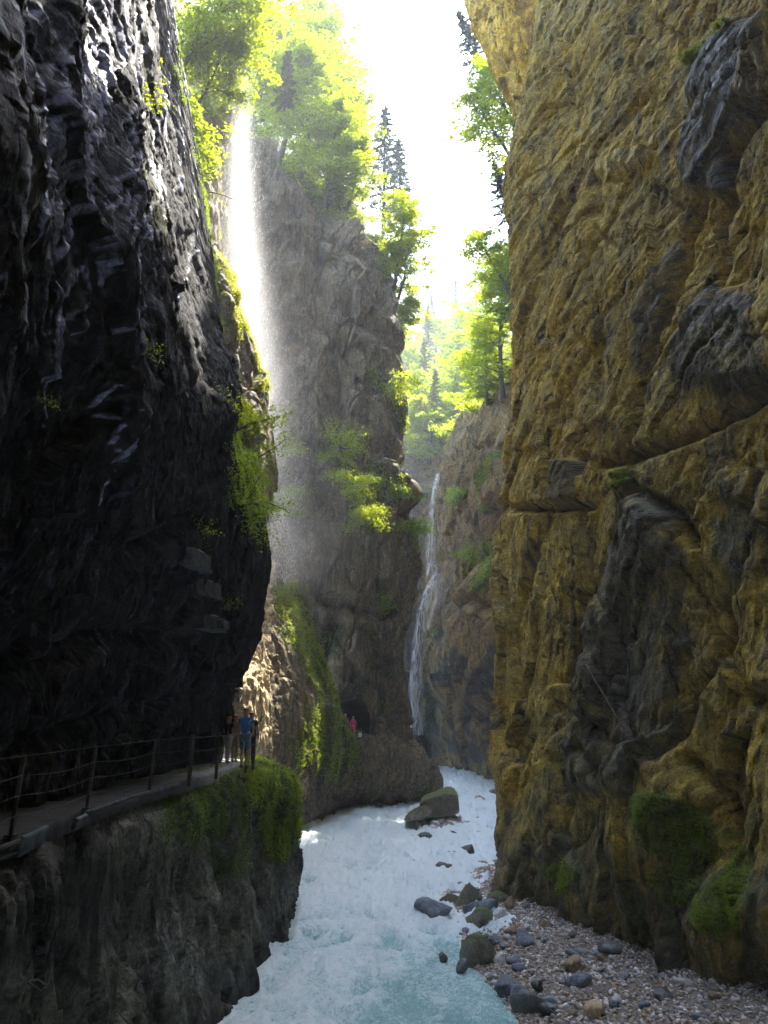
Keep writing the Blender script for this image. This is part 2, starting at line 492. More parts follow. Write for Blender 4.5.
    moss = np.maximum(moss, .95 * smooth(blob(px, py, 735, 905, 45, 40, 20) + .5 * n, .3, .8))
    moss = np.maximum(moss, .8 * smooth(blob(px, py, 690, 885, 32, 30) + .4 * n, .35, .8))
    moss = np.maximum(moss, .7 * smooth(blob(px, py, 565, 875, 22, 26) + .4 * n, .35, .8))
    moss = np.maximum(moss, .9 * smooth(blob(px, py, 622, 475, 10, 26, 20) + .4 * n, .35, .8))
    moss = np.maximum(moss, .9 * np.exp(-(segd(px, py, [(690, 62), (715, 40), (745, 25)]) / 7) ** 2))
    moss = np.maximum(moss, .34 * smooth(9 + 4 * n - P[:, 2], 0, 5))
    moss = np.maximum(moss, .25 * smooth(fbm(P, .35, 3, 55), 0, .4) * lo)
    wet = np.clip(.55 * dark + .35 * smooth(P[:, 2], 3, 0), 0, 1)
    d += .25 * smooth(moss, .5, .9) * (1 + fbm(P, 3, 3, 8))
    return d, dict(dark=dark, moss=moss, light=np.clip(light, 0, 1), wet=wet, rc=rc)

top = lambda p, dx, dy, dz: p + np.array([dx, dy, dz])
c2 = [(488, 905, 35.2), (490, 870, 35.6), (490, 850, 36), (496, 780, 36.5), (504, 700, 37), (502, 600, 37), (499, 560, 37), (501, 500, 37), (507, 450, 37.5), (512, 400, 38), (511, 330, 38), (505, 200, 38), (508, 130, 38), (520, 90, 38), (545, 0, 38), (565, -120, 38), (590, -210, 38)]
C2 = [S(*k) for k in c2] + [W(14, 37, 92)]
right_cols = [  # tops above the frame lean inward to shut out sun and sky
    [W(16, 75, -1), W(16, 75, 20), W(17, 75, 40), W(22, 76, 68)],
    [W(9.5, 46, -1), W(10, 46, 20), W(13, 46, 40), W(18, 46, 92)],
    C2,
    [F(545, 930, -.4), F(545, 914, .5), S(548, 700, 31.5), S(548, 500, 32), S(550, 300, 33), S(562, 100, 33.5), S(585, -50, 34), S(610, -200, 34), W(10.5, 32.5, 96)],
    [F(600, 955, -.4), F(600, 938, .5), S(600, 700, 28), S(600, 450, 29), S(602, 200, 29.5), S(620, 0, 30), S(645, -150, 30), S(670, -260, 30), W(10.5, 29, 96)],
    [F(660, 978, -.4), F(660, 962, .5), S(656, 700, 25), S(660, 450, 25.5), S(662, 200, 26), S(690, 0, 26.5), S(715, -150, 27), S(740, -290, 27), W(10.5, 26, 96)],
    [F(710, 1000, -.4), F(710, 985, .5), S(708, 800, 22.8), S(712, 500, 23), S(715, 200, 23.5), S(728, 0, 23.5), S(745, -180, 24), S(760, -340, 24), W(10.5, 23, 96)],
    [F(775, 1022, -.4), F(775, 1004, .5), S(768, 800, 20.3), S(768, 500, 20.5), S(768, 200, 20.5), S(768, 0, 20.5), S(775, -200, 20.5), S(785, -420, 20), W(10.5, 19, 96)],
    [W(11, 15, -1), W(10.6, 15, 12), W(10.6, 15, 30), W(9, 15, 96)],
    [W(11.5, 4, -1), W(11, 4, 12), W(11, 4, 30), W(6, 4, 96)],
    [W(9, -14, -1), W(9, -14, 12), W(9, -14, 30), W(1, -14, 90)],
    [W(0, -26, -1), W(0, -26, 12), W(0, -26, 30), W(0, -24, 90)],
]
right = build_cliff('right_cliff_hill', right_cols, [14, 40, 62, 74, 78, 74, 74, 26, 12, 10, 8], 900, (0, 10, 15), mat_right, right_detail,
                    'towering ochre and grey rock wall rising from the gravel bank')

# --- near left cliff, overhanging the path
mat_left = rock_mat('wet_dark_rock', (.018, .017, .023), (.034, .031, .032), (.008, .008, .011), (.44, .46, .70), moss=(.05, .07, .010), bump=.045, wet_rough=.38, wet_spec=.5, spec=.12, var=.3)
def left_detail(P, N, px, py, dep):
    d, cr = rock_disp(P, .42, .30, 21, small=.35)
    vis = (dep > 4)
    hi = smooth(P[:, 2] + 1.5 * fbm(P, .3, 2, 120), 8.5, 13)
    sh = P.copy(); sh[:, 1] = P[:, 1] + .22 * (P[:, 2] - 10); sh[:, 0] *= .12          # drips lean
    Q = wrap_noise(sh, .55, .45, 121)
    r1 = fbm(Q, np.array([.9, .9, .07]), 3, 122, ridged=True)
    r2 = fbm(Q, np.array([2.4, 2.4, .16]), 3, 123, ridged=True)
    r3 = fbm(P, np.array([7, 7, 1.6]), 3, 124, ridged=True)
    d += hi * (.15 * r1 + .08 * r2 + .06 * r3)
    d = d * (1 - .55 * np.exp(-((P[:, 1] - 28.5) / 2.5) ** 2))
    lo = 1 - hi
    h, c = cells(wrap_noise(P, .5, .5, 33), (.55, .55, .9), 34)
    d += lo * (.35 * h + .12 * r2)
    # nearer rib at the frame's edge and the gully beside it
    g = np.exp(-(segd(px, py, [(-10, -40), (14, 40), (26, 110), (38, 220), (48, 330), (22, 430)]) / 13) ** 2) * vis
    rib = smooth(segd(px, py, [(-60, -40), (-40, 100), (-20, 230), (-8, 330), (-30, 430)]), 58, 40) * vis
    d += .6 * rib - .5 * np.exp(-(segd(px, py, [(30, -20), (45, 60), (58, 200), (66, 330), (50, 430)]) / 16) ** 2) * vis
    # vertical buttresses
    for poly, w, a in [([(150, -20), (172, 120), (196, 260), (215, 420)], 16, .7), ([(105, -20), (110, 150), (100, 330), (120, 480)], 14, .6),
                       ([(60, 0), (66, 140), (80, 330)], 10, .4)]:
        d += a * np.exp(-(segd(px, py, poly) / w) ** 2) * vis
    # fallen-away hollow under the overhang, slanting shelves
    for poly, w, a in [([(0, 700), (70, 660), (130, 640), (190, 640)], 9, .5), ([(20, 760), (110, 720), (200, 700)], 8, .4), ([(100, 640), (150, 560), (200, 520)], 8, .5)]:
        d -= a * np.exp(-(segd(px, py, poly) / w) ** 2) * vis
    n = fbm(P, .6, 4, 41)
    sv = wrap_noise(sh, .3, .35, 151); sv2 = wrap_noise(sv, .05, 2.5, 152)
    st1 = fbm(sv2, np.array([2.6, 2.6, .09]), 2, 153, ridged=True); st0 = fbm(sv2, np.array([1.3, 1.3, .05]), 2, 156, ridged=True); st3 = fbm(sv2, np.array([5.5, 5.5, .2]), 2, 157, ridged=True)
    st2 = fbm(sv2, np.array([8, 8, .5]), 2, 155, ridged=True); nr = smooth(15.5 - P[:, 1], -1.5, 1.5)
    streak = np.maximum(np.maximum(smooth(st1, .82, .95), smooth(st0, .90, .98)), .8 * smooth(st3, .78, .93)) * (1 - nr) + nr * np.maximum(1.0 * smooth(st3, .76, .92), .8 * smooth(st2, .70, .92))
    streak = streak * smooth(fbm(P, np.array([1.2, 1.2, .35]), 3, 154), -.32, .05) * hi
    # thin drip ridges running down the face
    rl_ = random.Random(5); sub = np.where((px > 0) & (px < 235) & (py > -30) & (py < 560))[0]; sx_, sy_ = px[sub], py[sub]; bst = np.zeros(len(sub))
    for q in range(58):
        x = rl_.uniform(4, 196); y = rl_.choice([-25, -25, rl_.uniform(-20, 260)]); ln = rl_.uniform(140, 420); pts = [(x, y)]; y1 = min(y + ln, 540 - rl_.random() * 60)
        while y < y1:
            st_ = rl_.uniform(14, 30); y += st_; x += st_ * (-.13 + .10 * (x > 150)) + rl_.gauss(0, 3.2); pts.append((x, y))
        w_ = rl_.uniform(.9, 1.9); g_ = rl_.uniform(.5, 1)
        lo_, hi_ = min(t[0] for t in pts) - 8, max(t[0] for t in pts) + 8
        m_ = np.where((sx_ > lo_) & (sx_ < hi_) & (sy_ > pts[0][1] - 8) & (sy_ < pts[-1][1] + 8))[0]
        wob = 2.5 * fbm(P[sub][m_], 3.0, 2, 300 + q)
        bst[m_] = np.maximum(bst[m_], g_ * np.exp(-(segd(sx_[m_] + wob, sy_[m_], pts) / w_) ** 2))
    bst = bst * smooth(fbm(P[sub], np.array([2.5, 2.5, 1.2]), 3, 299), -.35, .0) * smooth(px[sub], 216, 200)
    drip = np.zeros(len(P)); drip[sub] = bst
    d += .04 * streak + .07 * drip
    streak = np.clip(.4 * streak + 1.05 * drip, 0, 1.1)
    light = np.clip(1.0 * streak + .15 * rib * smooth(n, -.2, .3), 0, 1)  # bluish sky sheen on the drips put into the colour, over pale calcite
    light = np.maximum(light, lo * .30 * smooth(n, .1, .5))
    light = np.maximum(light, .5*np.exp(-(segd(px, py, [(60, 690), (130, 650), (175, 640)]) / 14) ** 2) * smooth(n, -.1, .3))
    wet = np.clip(hi * (.05 + .95 * streak + .35 * rib) + .05, 0, 1)
    moss = .85 * np.exp(-(segd(px, py, [(165, 30), (185, 110), (205, 200), (214, 300), (222, 400), (232, 500)]) / 14) ** 2) * smooth(n, -.35, .2)
    moss = np.maximum(moss, .9 * np.exp(-(segd(px, py, [(28, 140), (34, 200), (46, 262)]) / 5) ** 2))
    moss = np.maximum(moss, .95 * smooth(blob(px, py, 245, 470, 22, 75), .25, .7) * smooth(dep, 24, 26))
    moss = np.maximum(moss, .5 * smooth(n, .12, .4) * hi * smooth(px, 60, 200))
    moss = np.maximum(moss, .7 * np.exp(-(segd(px, py, [(125, 130), (150, 220), (160, 330), (190, 400)]) / 7) ** 2) * smooth(n, -.1, .2))
    dark = .35 * smooth(n, .1, .4)
    return d, dict(dark=dark, moss=moss * vis, light=light, wet=wet, rc=sh[:, [0, 2, 1]] * np.array([1, .22, 1]))
a2 = [(226, 775, 28.6), (228, 748, 28.6), (240, 700, 29), (250, 665, 29), (266, 620, 29), (280, 582, 29), (276, 540, 29), (252, 500, 28.8), (228, 455, 28.5), (220, 400, 28.5), (220, 350, 28.5), (214, 300, 28.5), (208, 200, 28.5), (184, 130, 28.5), (170, 60, 28.5), (160, 0, 28.5), (145, -100, 28.5), (125, -200, 28.5)]
def lc(y, x0=-6.7, xo=-4.9, zo=11.5, x20=-6.4, x36=-9.2, zt=52):
    return [W(x0, y, 4.6), W(x0 + .1, y, 6.5), W((x0 + xo) / 2, y, 8.6), W(xo, y, zo), W(xo - .15, y, zo + 3), W(x20, y, 21), W((x20 + x36) / 2, y, 29), W(x36, y, 36), W(x36 - 1.5, y, zt), W(x36 - 1, y, 86)]
left_cols = [
    [W(-18, 40, 4), W(-18, 40, 20), W(-19, 40, 50)],
    [W(-10, 33, 4), W(-8.5, 33, 12), W(-10, 32, 22), W(-15, 31, 50)],
    [S(*k) for k in a2],
    lc(25, -6.5, -4.5, 11.5, -6.9, -10.3), lc(22, -6.6, -4.7, 11.5, -6.9, -10.0), lc(19), lc(16.5, xo=-4.75), lc(14.2, xo=-4.6), lc(12.3, xo=-4.45), lc(10.6, xo=-4.35), lc(9.2, xo=-4.25), lc(8.0, xo=-4.2, x36=-8.5), lc(6.5, xo=-4.1, x36=-7), lc(3, xo=-4, x36=-4),  # nearest columns lean in above the frame to cut the skylight
    lc(-8, -6, -5, 12, -5, 0), lc(-24, 0, 0, 12, 0, 0),
]
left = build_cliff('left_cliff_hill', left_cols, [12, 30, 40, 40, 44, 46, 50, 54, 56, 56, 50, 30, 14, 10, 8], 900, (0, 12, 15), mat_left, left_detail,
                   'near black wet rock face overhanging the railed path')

# --- rock bank under the path
mat_bluff = rock_mat('grey_green_rock', (.12, .115, .085), (.18, .175, .135), (.030, .030, .026), (.28, .29, .25), moss=(.08, .13, .015), bump=.03)
PZ = 5.65
def bluff_detail(P, N, px, py, dep):
    d, cr = rock_disp(P, .55, .22, 51)
    capf = smooth(P[:, 2], PZ - .25, PZ - .8)
    Q = wrap_noise(P, .5, .6, 52)
    d += .16 * fbm(Q, np.array([1.8, 1.8, .15]), 3, 53, ridged=True)
    d *= (.15 + .85 * smooth(PZ + .1 - P[:, 2], 0, 1.0))
    for poly, w, a in [([(215, 830), (222, 920), (225, 1000)], 4, .5), ([(130, 850), (140, 940), (150, 1030)], 6, .35), ([(60, 880), (80, 960), (90, 1030)], 7, .4)]:
        d -= a * np.exp(-(segd(px, py, poly) / w) ** 2)
    n = fbm(P, .8, 4, 54)
    moss = .9 * smooth(2.6 + 1.6 * n - (PZ - P[:, 2]), 0, 2.0) * smooth(P[:, 1], 14, 22)
    moss = np.maximum(moss, .95 * smooth(blob(px, py, 276, 800, 22, 75), .25, .7))
    moss = np.maximum(moss, .55 * smooth(blob(px, py, 225, 850, 35, 60) + .6 * n, .3, .8))
    moss = np.maximum(moss, .35 * smooth(n, .0, .4))
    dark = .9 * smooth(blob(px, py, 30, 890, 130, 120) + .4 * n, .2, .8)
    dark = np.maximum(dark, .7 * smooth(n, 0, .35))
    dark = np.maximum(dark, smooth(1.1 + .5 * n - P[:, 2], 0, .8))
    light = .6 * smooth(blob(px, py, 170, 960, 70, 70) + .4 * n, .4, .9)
    return d, dict(dark=dark * (1 - moss), moss=moss, light=light, wet=smooth(1.6 - P[:, 2], 0, 1.5) * .8 + .15)
def bc(foot, edge, back):
    (fx, fy), (ex, ey), (bx, by) = foot, edge, back
    return [W(fx - .1, fy, -1.2), W(fx, fy, 0), W(fx - .1 + .2 * (ex - fx), fy + .2 * (ey - fy), 1.4), W(fx + .5 * (ex - fx) - .25, fy + .5 * (ey - fy), 3.2), W(ex + .1, ey, 4.9), W(ex - .12, ey, 5.35), W(ex - .5, ey, 5.42), W(bx, by, 5.42)]
bluff_cols = [
    [W(-11, 42, -1), W(-10, 42, 2), W(-9, 41, 5.0), W(-11, 40, 5.4), W(-12, 40, 5.4)],
    [W(-6, 37, -1), W(-6, 37, 2), W(-5.6, 36.5, 4.8), W(-6.5, 35, 5.6), W(-9, 34, 5.5)],
    [F(291, 910, -1), F(290, 893, 0), S(293, 850, 31.8), S(292, 820, 31.2), S(290, 800, 30.8), S(286, 780, 30.2), S(278, 766, 29.6), S(262, 760, 29), W(-6.2, 29, 5.5), W(-7.2, 29, 5.4)],
    bc((-3.55, 29.2), (-3.75, 28.0), (-7, 27)), bc((-3.66, 27), (-4.25, 26), (-7, 25)),
    bc((-3.7, 25), (-4.85, 24), (-7, 23)), bc((-4.05, 21.9), (-4.95, 21.2), (-7, 20)), bc((-4.4, 19), (-5.15, 18.6), (-7, 18)), bc((-4.55, 16.5), (-5.3, 16.3), (-7.2, 16)),
    bc((-4.5, 14), (-5.25, 14), (-7.2, 14)), bc((-4.4, 12.4), (-5.15, 12.4), (-7.2, 12.4)), bc((-4.3, 10.8), (-5.05, 10.8), (-7.2, 10.8)), bc((-4.3, 9), (-4.95, 9), (-7.2, 9)), bc((-4.3, 6), (-4.9, 6), (-7.2, 6)), bc((-4.3, -4), (-4.9, -4), (-7.2, -4)), bc((-4, -20), (-4.9, -20), (-7, -20)),
]
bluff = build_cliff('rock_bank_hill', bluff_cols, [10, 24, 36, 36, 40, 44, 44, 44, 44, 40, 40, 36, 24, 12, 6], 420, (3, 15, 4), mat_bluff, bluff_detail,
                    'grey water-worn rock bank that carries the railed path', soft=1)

# --- lit ledge rock behind the near cliff
mat_ledge = rock_mat('pale_ledge_rock', (.30, .23, .17), (.36, .29, .23), (.10, .085, .07), (.48, .42, .36), moss=(.14, .17, .015), bump=.04)
def ledge_detail(P, N, px, py, dep):
    d, cr = rock_disp(P, .7, .7, 81)
    n = fbm(P, .7, 4, 82)
    moss = .95 * np.exp(-(segd(px, py, [(215, 270), (240, 310), (262, 350), (268, 385)]) / 20) ** 2) * smooth(n, -.5, .1)
    moss = np.maximum(moss, .9 * smooth(blob(px, py, 240, 450, 20, 60), .3, .7))
    moss = np.maximum(moss, .4 * smooth(n, .1, .4))
    return d, dict(moss=moss, dark=.7 * smooth(n, .15, .4), light=.5 * smooth(-n, .1, .4), wet=np.full(len(P), .2))
ledge_cols = [
    [W(-17, 38, 7), W(-17, 38, 22), W(-19, 42, 27)],
    [S(228, 620, 34), S(225, 450, 34), S(218, 300, 34), S(205, 258, 35), S(195, 240, 38)],
    [S(232, 660, 34), S(240, 600, 34), S(250, 500, 34), S(250, 400, 34), S(240, 320, 35), S(230, 285, 36), S(218, 262, 40)],
    [S(240, 660, 34.5), S(250, 600, 35), S(262, 530, 35), S(262, 480, 35.5), S(270, 440, 36), S(267, 390, 36), S(257, 345, 36.5), S(242, 310, 37), S(222, 282, 41)],
    [W(-8.6, 39, 6), W(-7.0, 39, 15), W(-7, 40, 19), W(-9, 43, 22)],
    [W(-17, 46, 5), W(-17, 46, 17), W(-17, 46, 22)],
]
ledge = build_cliff('ledge_hill', ledge_cols, [20, 60, 60, 50, 30], 300, (0, 20, 10), mat_ledge, ledge_detail, 'pale mossy rock ledge catching sunlight behind the black cliff')

# --- spur with the lit face and mossy ridge
mat_spur = rock_mat('mossy_brown_rock', (.19, .14, .08), (.25, .19, .11), (.045, .04, .03), (.72, .56, .34), moss=(.085, .12, .014), bump=.05)
def spur_detail(P, N, px, py, dep):
    d, cr = rock_disp(P, .75, .45, 131)
    n = fbm(P, .5, 4, 132)
    d += .25 * fbm(wrap_noise(P, .6, .5, 4), np.array([1.2, 1.2, .2]), 3, 133, ridged=True)
    moss = .97 * np.exp(-(segd(px, py, [(287, 595), (303, 640), (322, 680), (345, 715)]) / 17) ** 2)
    moss = np.maximum(moss, .75 * smooth(blob(px, py, 325, 740, 40, 50) + .5 * n, .2, .7))
    moss = np.maximum(moss, .45 * smooth(n, -.1, .3) * smooth(px, 285, 300))
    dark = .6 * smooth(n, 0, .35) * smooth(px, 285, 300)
    light = .9 * smooth(285 - px, 0, 18)  # sunlight on the left face put into the rock colour
    return d, dict(moss=moss, dark=dark, light=light, wet=smooth(2 - P[:, 2], 0, 2) * .6)
spur_cols = [
    [W(-18, 42, -1), W(-17, 42, 6), W(-16, 42, 14), W(-16, 47, 21)],
    [W(-9, 40.5, -1), W(-9, 40.5, 5.4), S(232, 715, 41), S(240, 695, 41.5), S(246, 660, 44), S(258, 610, 48), S(266, 580, 52), W(-9, 56, 19)],
    [F(268, 850, -1), S(268, 760, 44.5), S(264, 725, 43.5), S(264, 700, 43.8), S(266, 670, 45.5), S(272, 630, 48.5), S(279, 600, 51.5), S(282, 588, 54), W(-7, 58, 18)],
    [F(291, 838, -1), F(290, 831, 0), S(288, 760, 47.5), S(286, 705, 47), S(288, 680, 48), S(291, 640, 50), S(290, 605, 52.5), S(289, 590, 55), W(-6, 60, 16)],
    [F(320, 828, -1), F(320, 820, 0), S(320, 760, 54), S(318, 720, 53.5), S(316, 690, 54), S(314, 665, 56), W(-5, 62, 11)],
    [F(347, 814, -1), F(347, 808, 0), S(350, 780, 61), S(352, 752, 60.5), S(350, 740, 60.5), S(346, 737, 62), W(-3.5, 66, 5.5)],
    [F(385, 812, -1), F(385, 805, 0), S(385, 780, 64), S(388, 752, 63.5), S(386, 738, 64), S(384, 730, 66), W(0, 69, 6)],
    [F(420, 808, -1), F(420, 802, 0), S(424, 780, 66), S(420, 762, 66), S(408, 742, 66), S(400, 735, 68), W(2, 72, 6)],
    [F(437, 806, -1), F(437, 800, 0), S(438, 785, 69.5), S(434, 768, 70), S(422, 752, 70), S(412, 740, 71), W(2.5, 75, 6)],
    [W(6, 80, -1), W(5.5, 80, 1.5), W(4, 80, 3), W(2.5, 80, 5), W(2, 82, 6)],
]
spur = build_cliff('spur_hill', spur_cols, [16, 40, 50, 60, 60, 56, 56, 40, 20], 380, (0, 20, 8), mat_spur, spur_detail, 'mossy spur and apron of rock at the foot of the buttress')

# --- central buttress
mat_butt = rock_mat('brown_grey_rock', (.175, .125, .065), (.22, .17, .10), (.045, .04, .03), (.44, .38, .28), moss=(.075, .10, .014), fine=.8, bump=.06)
def butt_detail(P, N, px, py, dep):
    d, cr = rock_disp(P, 1.5, .6, 161, .7)
    e1, k1 = cells(wrap_noise(P, .8, .4, 165), (.5, .5, .16), 166, 1.8); d += .55 * e1 - .4 * smooth(.08 - k1, 0, .08)
    n = fbm(P, .3, 4, 162)
    d = d * (1 - .5 * smooth(px, 370, 400))
    s = P[:, 2] * .86 + P[:, 0] * .5 + .8 * fbm(P, .15, 3, 77)
    d += .55 * (np.abs(((s * .28) % 1) - .5) * 2) * smooth(P[:, 2], 18, 26)
    for poly, w, a in [([(268, 605), (300, 592), (340, 605), (395, 615)], 6, 1.3), ([(300, 700), (340, 640), (330, 600)], 5, .6), ([(372, 480), (376, 560), (392, 640)], 6, 1.0),
                       ([(290, 290), (330, 330), (370, 390)], 5, .9), ([(310, 260), (350, 310), (392, 350)], 5, .7), ([(395, 650), (397, 735)], 6, 1.2)]:
        d -= a * np.exp(-(segd(px, py, poly) / w) ** 2)
    d += 3.2 * np.exp(-(segd(px, py, [(330, 472), (355, 492), (376, 530)]) / 11) ** 2)
    d += 1.4 * np.exp(-(segd(px, py, [(385, 470), (405, 500)]) / 9) ** 2)
    d -= 7 * smooth(blob(px, py, 350, 722, 20, 24), .36, .5)
    moss = .97 * np.exp(-(segd(px, py, [(322, 458), (345, 480), (358, 505), (372, 528)]) / 10) ** 2)
    moss = np.maximum(moss, .8 * np.exp(-(segd(px, py, [(368, 372), (392, 400), (402, 430)]) / 6) ** 2))
    moss = np.maximum(moss, .75 * smooth(n, .05, .4) * smooth(px, 330, 400))
    moss = np.maximum(moss, .85 * np.exp(-(segd(px, py, [(285, 170), (330, 205), (362, 235), (390, 270)]) / 12) ** 2))
    moss = np.maximum(moss, .5 * smooth(n, -.1, .3) * smooth(py, 600, 640))
    dark = .75 * smooth(n + .2 * fbm(P, 1, 3, 3), .0, .4) + .5 * smooth(py, 600, 660) * smooth(n, -.3, .2)
    dark = np.maximum(dark, 1.3 * smooth(blob(px, py, 350, 722, 22, 26), .3, .5))  # shade inside the cave mouth painted into the rock
    return d, dict(moss=moss, dark=np.clip(dark, 0, 1), light=.35 * smooth(-n, .1, .4), wet=np.full(len(P), .2))
butt_cols = [
    [W(-34, 60, -1), W(-33, 60, 20), W(-32, 62, 50), W(-32, 80, 66)],
    [S(215, 715, 60), S(215, 600, 61), S(212, 350, 63), S(205, 150, 64), S(205, 125, 80)],
    [S(258, 715, 61.5), S(258, 600, 61.5), S(255, 350, 63), S(250, 165, 65), S(250, 140, 80)],
    [S(300, 740, 63), S(300, 700, 63), S(300, 600, 63), S(298, 400, 64), S(296, 300, 65), S(292, 185, 66), S(290, 165, 80)],
    [S(345, 745, 63.5), S(345, 700, 63.2), S(342, 650, 64), S(345, 550, 64), S(342, 450, 64.5), S(345, 300, 65.5), S(332, 215, 67), S(332, 195, 80)],
    [S(388, 745, 66.5), S(390, 700, 66), S(386, 650, 65), S(392, 550, 65), S(388, 480, 65.5), S(380, 420, 66), S(386, 350, 66.5), S(372, 270, 68), S(366, 245, 80)],
    [S(408, 745, 69), S(410, 700, 69), S(407, 650, 68), S(413, 600, 68), S(419, 555, 68), S(408, 510, 68), S(397, 450, 69), S(405, 400, 69), S(400, 330, 69), S(386, 275, 70), S(378, 250, 80)],
    [W(0, 80, 2), W(-.5, 80, 15), W(-2, 80, 33), W(-3.5, 82, 46)],
    [W(-14, 108, 2), W(-14, 108, 20), W(-14, 108, 46), W(-14, 108, 60)],
]
butt = build_cliff('buttress_hill', butt_cols, [14, 40, 60, 70, 70, 50, 36, 24], 560, (0, 20, 20), mat_butt, butt_detail, 'tall rock buttress above the small cave mouth')

# --- waterfall cliff
mat_fall = rock_mat('waterfall_rock', (.34, .225, .07), (.24, .18, .08), (.07, .068, .06), (.46, .36, .18), moss=(.085, .12, .014), fine=.7, bump=.07)
def fall_detail(P, N, px, py, dep):
    d, cr = rock_disp(P, 1.6, .6, 191, .65)
    n = fbm(P, .25, 4, 192)
    for poly, w, a in [([(455, 620), (480, 600), (508, 610)], 5, 1.5), ([(450, 560), (452, 640), (462, 720)], 6, 1.4), ([(437, 560), (420, 640), (418, 730)], 8, 1.2), ([(437, 470), (431, 560)], 6, 1.2),
                       ([(500, 450), (492, 500), (500, 540)], 4, 1.2)]:
        d -= a * np.exp(-(segd(px, py, poly) / w) ** 2)
    d += 2.2 * smooth(blob(px, py, 485, 640, 26, 85), .35, .6)
    d += 2.0 * smooth(blob(px, py, 500, 480, 12, 36), .35, .6)
    d += 1.4 * smooth(blob(px, py, 440, 640, 16, 70), .3, .7)
    moss = .95 * np.exp(-(segd(px, py, [(505, 455), (494, 485), (490, 510)]) / 5) ** 2)
    moss = np.maximum(moss, .95 * np.exp(-(segd(px, py, [(497, 542), (478, 556), (466, 574)]) / 5) ** 2))
    moss = np.maximum(moss, .85 * np.exp(-(segd(px, py, [(497, 545), (498, 590)]) / 6) ** 2))
    moss = np.maximum(moss, .6 * smooth(n, .1, .4))
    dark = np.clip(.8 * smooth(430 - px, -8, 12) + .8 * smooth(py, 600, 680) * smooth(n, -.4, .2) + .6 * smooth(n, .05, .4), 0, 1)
    light = .35 * smooth(blob(px, py, 490, 440, 40, 60), .2, .7)
    return d, dict(moss=moss, dark=dark * (1 - light), light=light, wet=smooth(blob(px, py, 430, 620, 22, 140), .2, .6))
fall_cols = [
    [W(-18, 118, -1), W(-18, 118, 20), W(-18, 120, 44), W(-18, 150, 60)],
    [F(405, 772, -1), S(405, 700, 112), S(400, 560, 113), S(400, 460, 115), S(398, 430, 135)],
    [F(425, 770, -1), S(425, 700, 110), S(425, 580, 111), S(425, 480, 112), S(425, 455, 130)],
    [F(440, 772, -1), S(438, 700, 106), S(438, 580, 107), S(438, 480, 108), S(442, 455, 114), S(440, 435, 130)],
    [F(465, 778, -1), S(462, 700, 97), S(462, 560, 98), S(460, 440, 99), S(462, 420, 104), S(460, 400, 128)],
    [F(493, 786, -1), S(492, 700, 86), S(490, 560, 88), S(490, 420, 90), S(490, 396, 94), S(488, 375, 125)],
    [F(512, 800, -1), S(514, 700, 76), S(512, 560, 78), S(516, 400, 80), S(520, 362, 86), S(520, 340, 125)],
    [W(14, 62, -1), W(14, 62, 20), W(16, 64, 42), W(22, 80, 66)],
    [W(30, 52, -1), W(30, 52, 20), W(30, 54, 50), W(32, 70, 76)],
]
fall = build_cliff('waterfall_cliff_hill', fall_cols, [14, 40, 44, 56, 60, 46, 26, 12], 460, (3, 30, 20), mat_fall, fall_detail, 'weathered cliff with the white waterfall in its dark corner')

# --- rock at the head of the spray
mat_spout = rock_mat('spout_rock', (.34, .28, .20), (.42, .35, .26), (.12, .10, .08), (.5, .45, .36), moss=(.12, .15, .015), bump=.05)
def spout_detail(P, N, px, py, dep):
    d, cr = rock_disp(P, .8, .4, 221)
    n = fbm(P, .6, 3, 222)
    return d, dict(moss=.7 * smooth(n, .0, .4), dark=.5 * smooth(-n, .1, .4), light=.3 * smooth(n, 0, .3))
spout_cols = [
    [W(-24, 44, 22), W(-24, 44, 40), W(-24, 46, 50), W(-24, 54, 54)],
    [S(186, 340, 42), S(186, 250, 42), S(188, 150, 43), S(188, 70, 45), S(185, 50, 52)],
    [S(206, 330, 43), S(208, 240, 43), S(219, 165, 44), S(234, 105, 45), S(240, 72, 46), S(234, 55, 52)],
    [W(-13.8, 48, 18), W(-13, 48, 30), W(-11.6, 48, 42), S(238, 74, 48), S(234, 58, 54)],
    [W(-22, 52, 16), W(-21, 52, 30), W(-19, 52, 48), W(-20, 56, 52)],
]
spout = build_cliff('spout_hill', spout_cols, [20, 50, 50, 24], 240, (0, 20, 30), mat_spout, spout_detail, 'pale rock lip at the head of the falling spray')

# --- high rock jutting out behind the right wall
mat_jut = rock_mat('lit_ochre_rock', (.66, .40, .03), (.58, .36, .05), (.22, .15, .05), (.66, .50, .18), fine=.8, bump=.05)
def jut_detail(P, N, px, py, dep):
    d, cr = rock_disp(P, 1.0, .8, 251, .8)
    return d, dict(light=.5 * smooth(fbm(P, .4, 3, 6), 0, .4))
jut_cols = [
    [W(26, 56, 34), W(24, 56, 46), W(22, 55, 62), W(24, 55, 80)],
    [S(552, 200, 54), S(534, 145, 53), S(520, 80, 52), S(515, 0, 52), S(520, -60, 52)],
    [S(545, 200, 57), S(522, 130, 56), S(505, 88, 55), S(492, 60, 55), S(480, 20, 55), S(474, -30, 56), S(475, -60, 57)],
    [S(545, 205, 62), S(525, 140, 61), S(505, 92, 60), S(486, 62, 60), S(466, 5, 60), S(462, -40, 61), S(464, -60, 62)],
    [W(26, 66, 40), W(20, 66, 50), W(17, 66, 62), W(17, 66, 80)],
]
jut = build_cliff('overhang_hill', jut_cols, [16, 50, 50, 20], 260, (0, 30, 30), mat_jut, jut_detail, 'bright ochre overhang jutting out behind the tall wall')

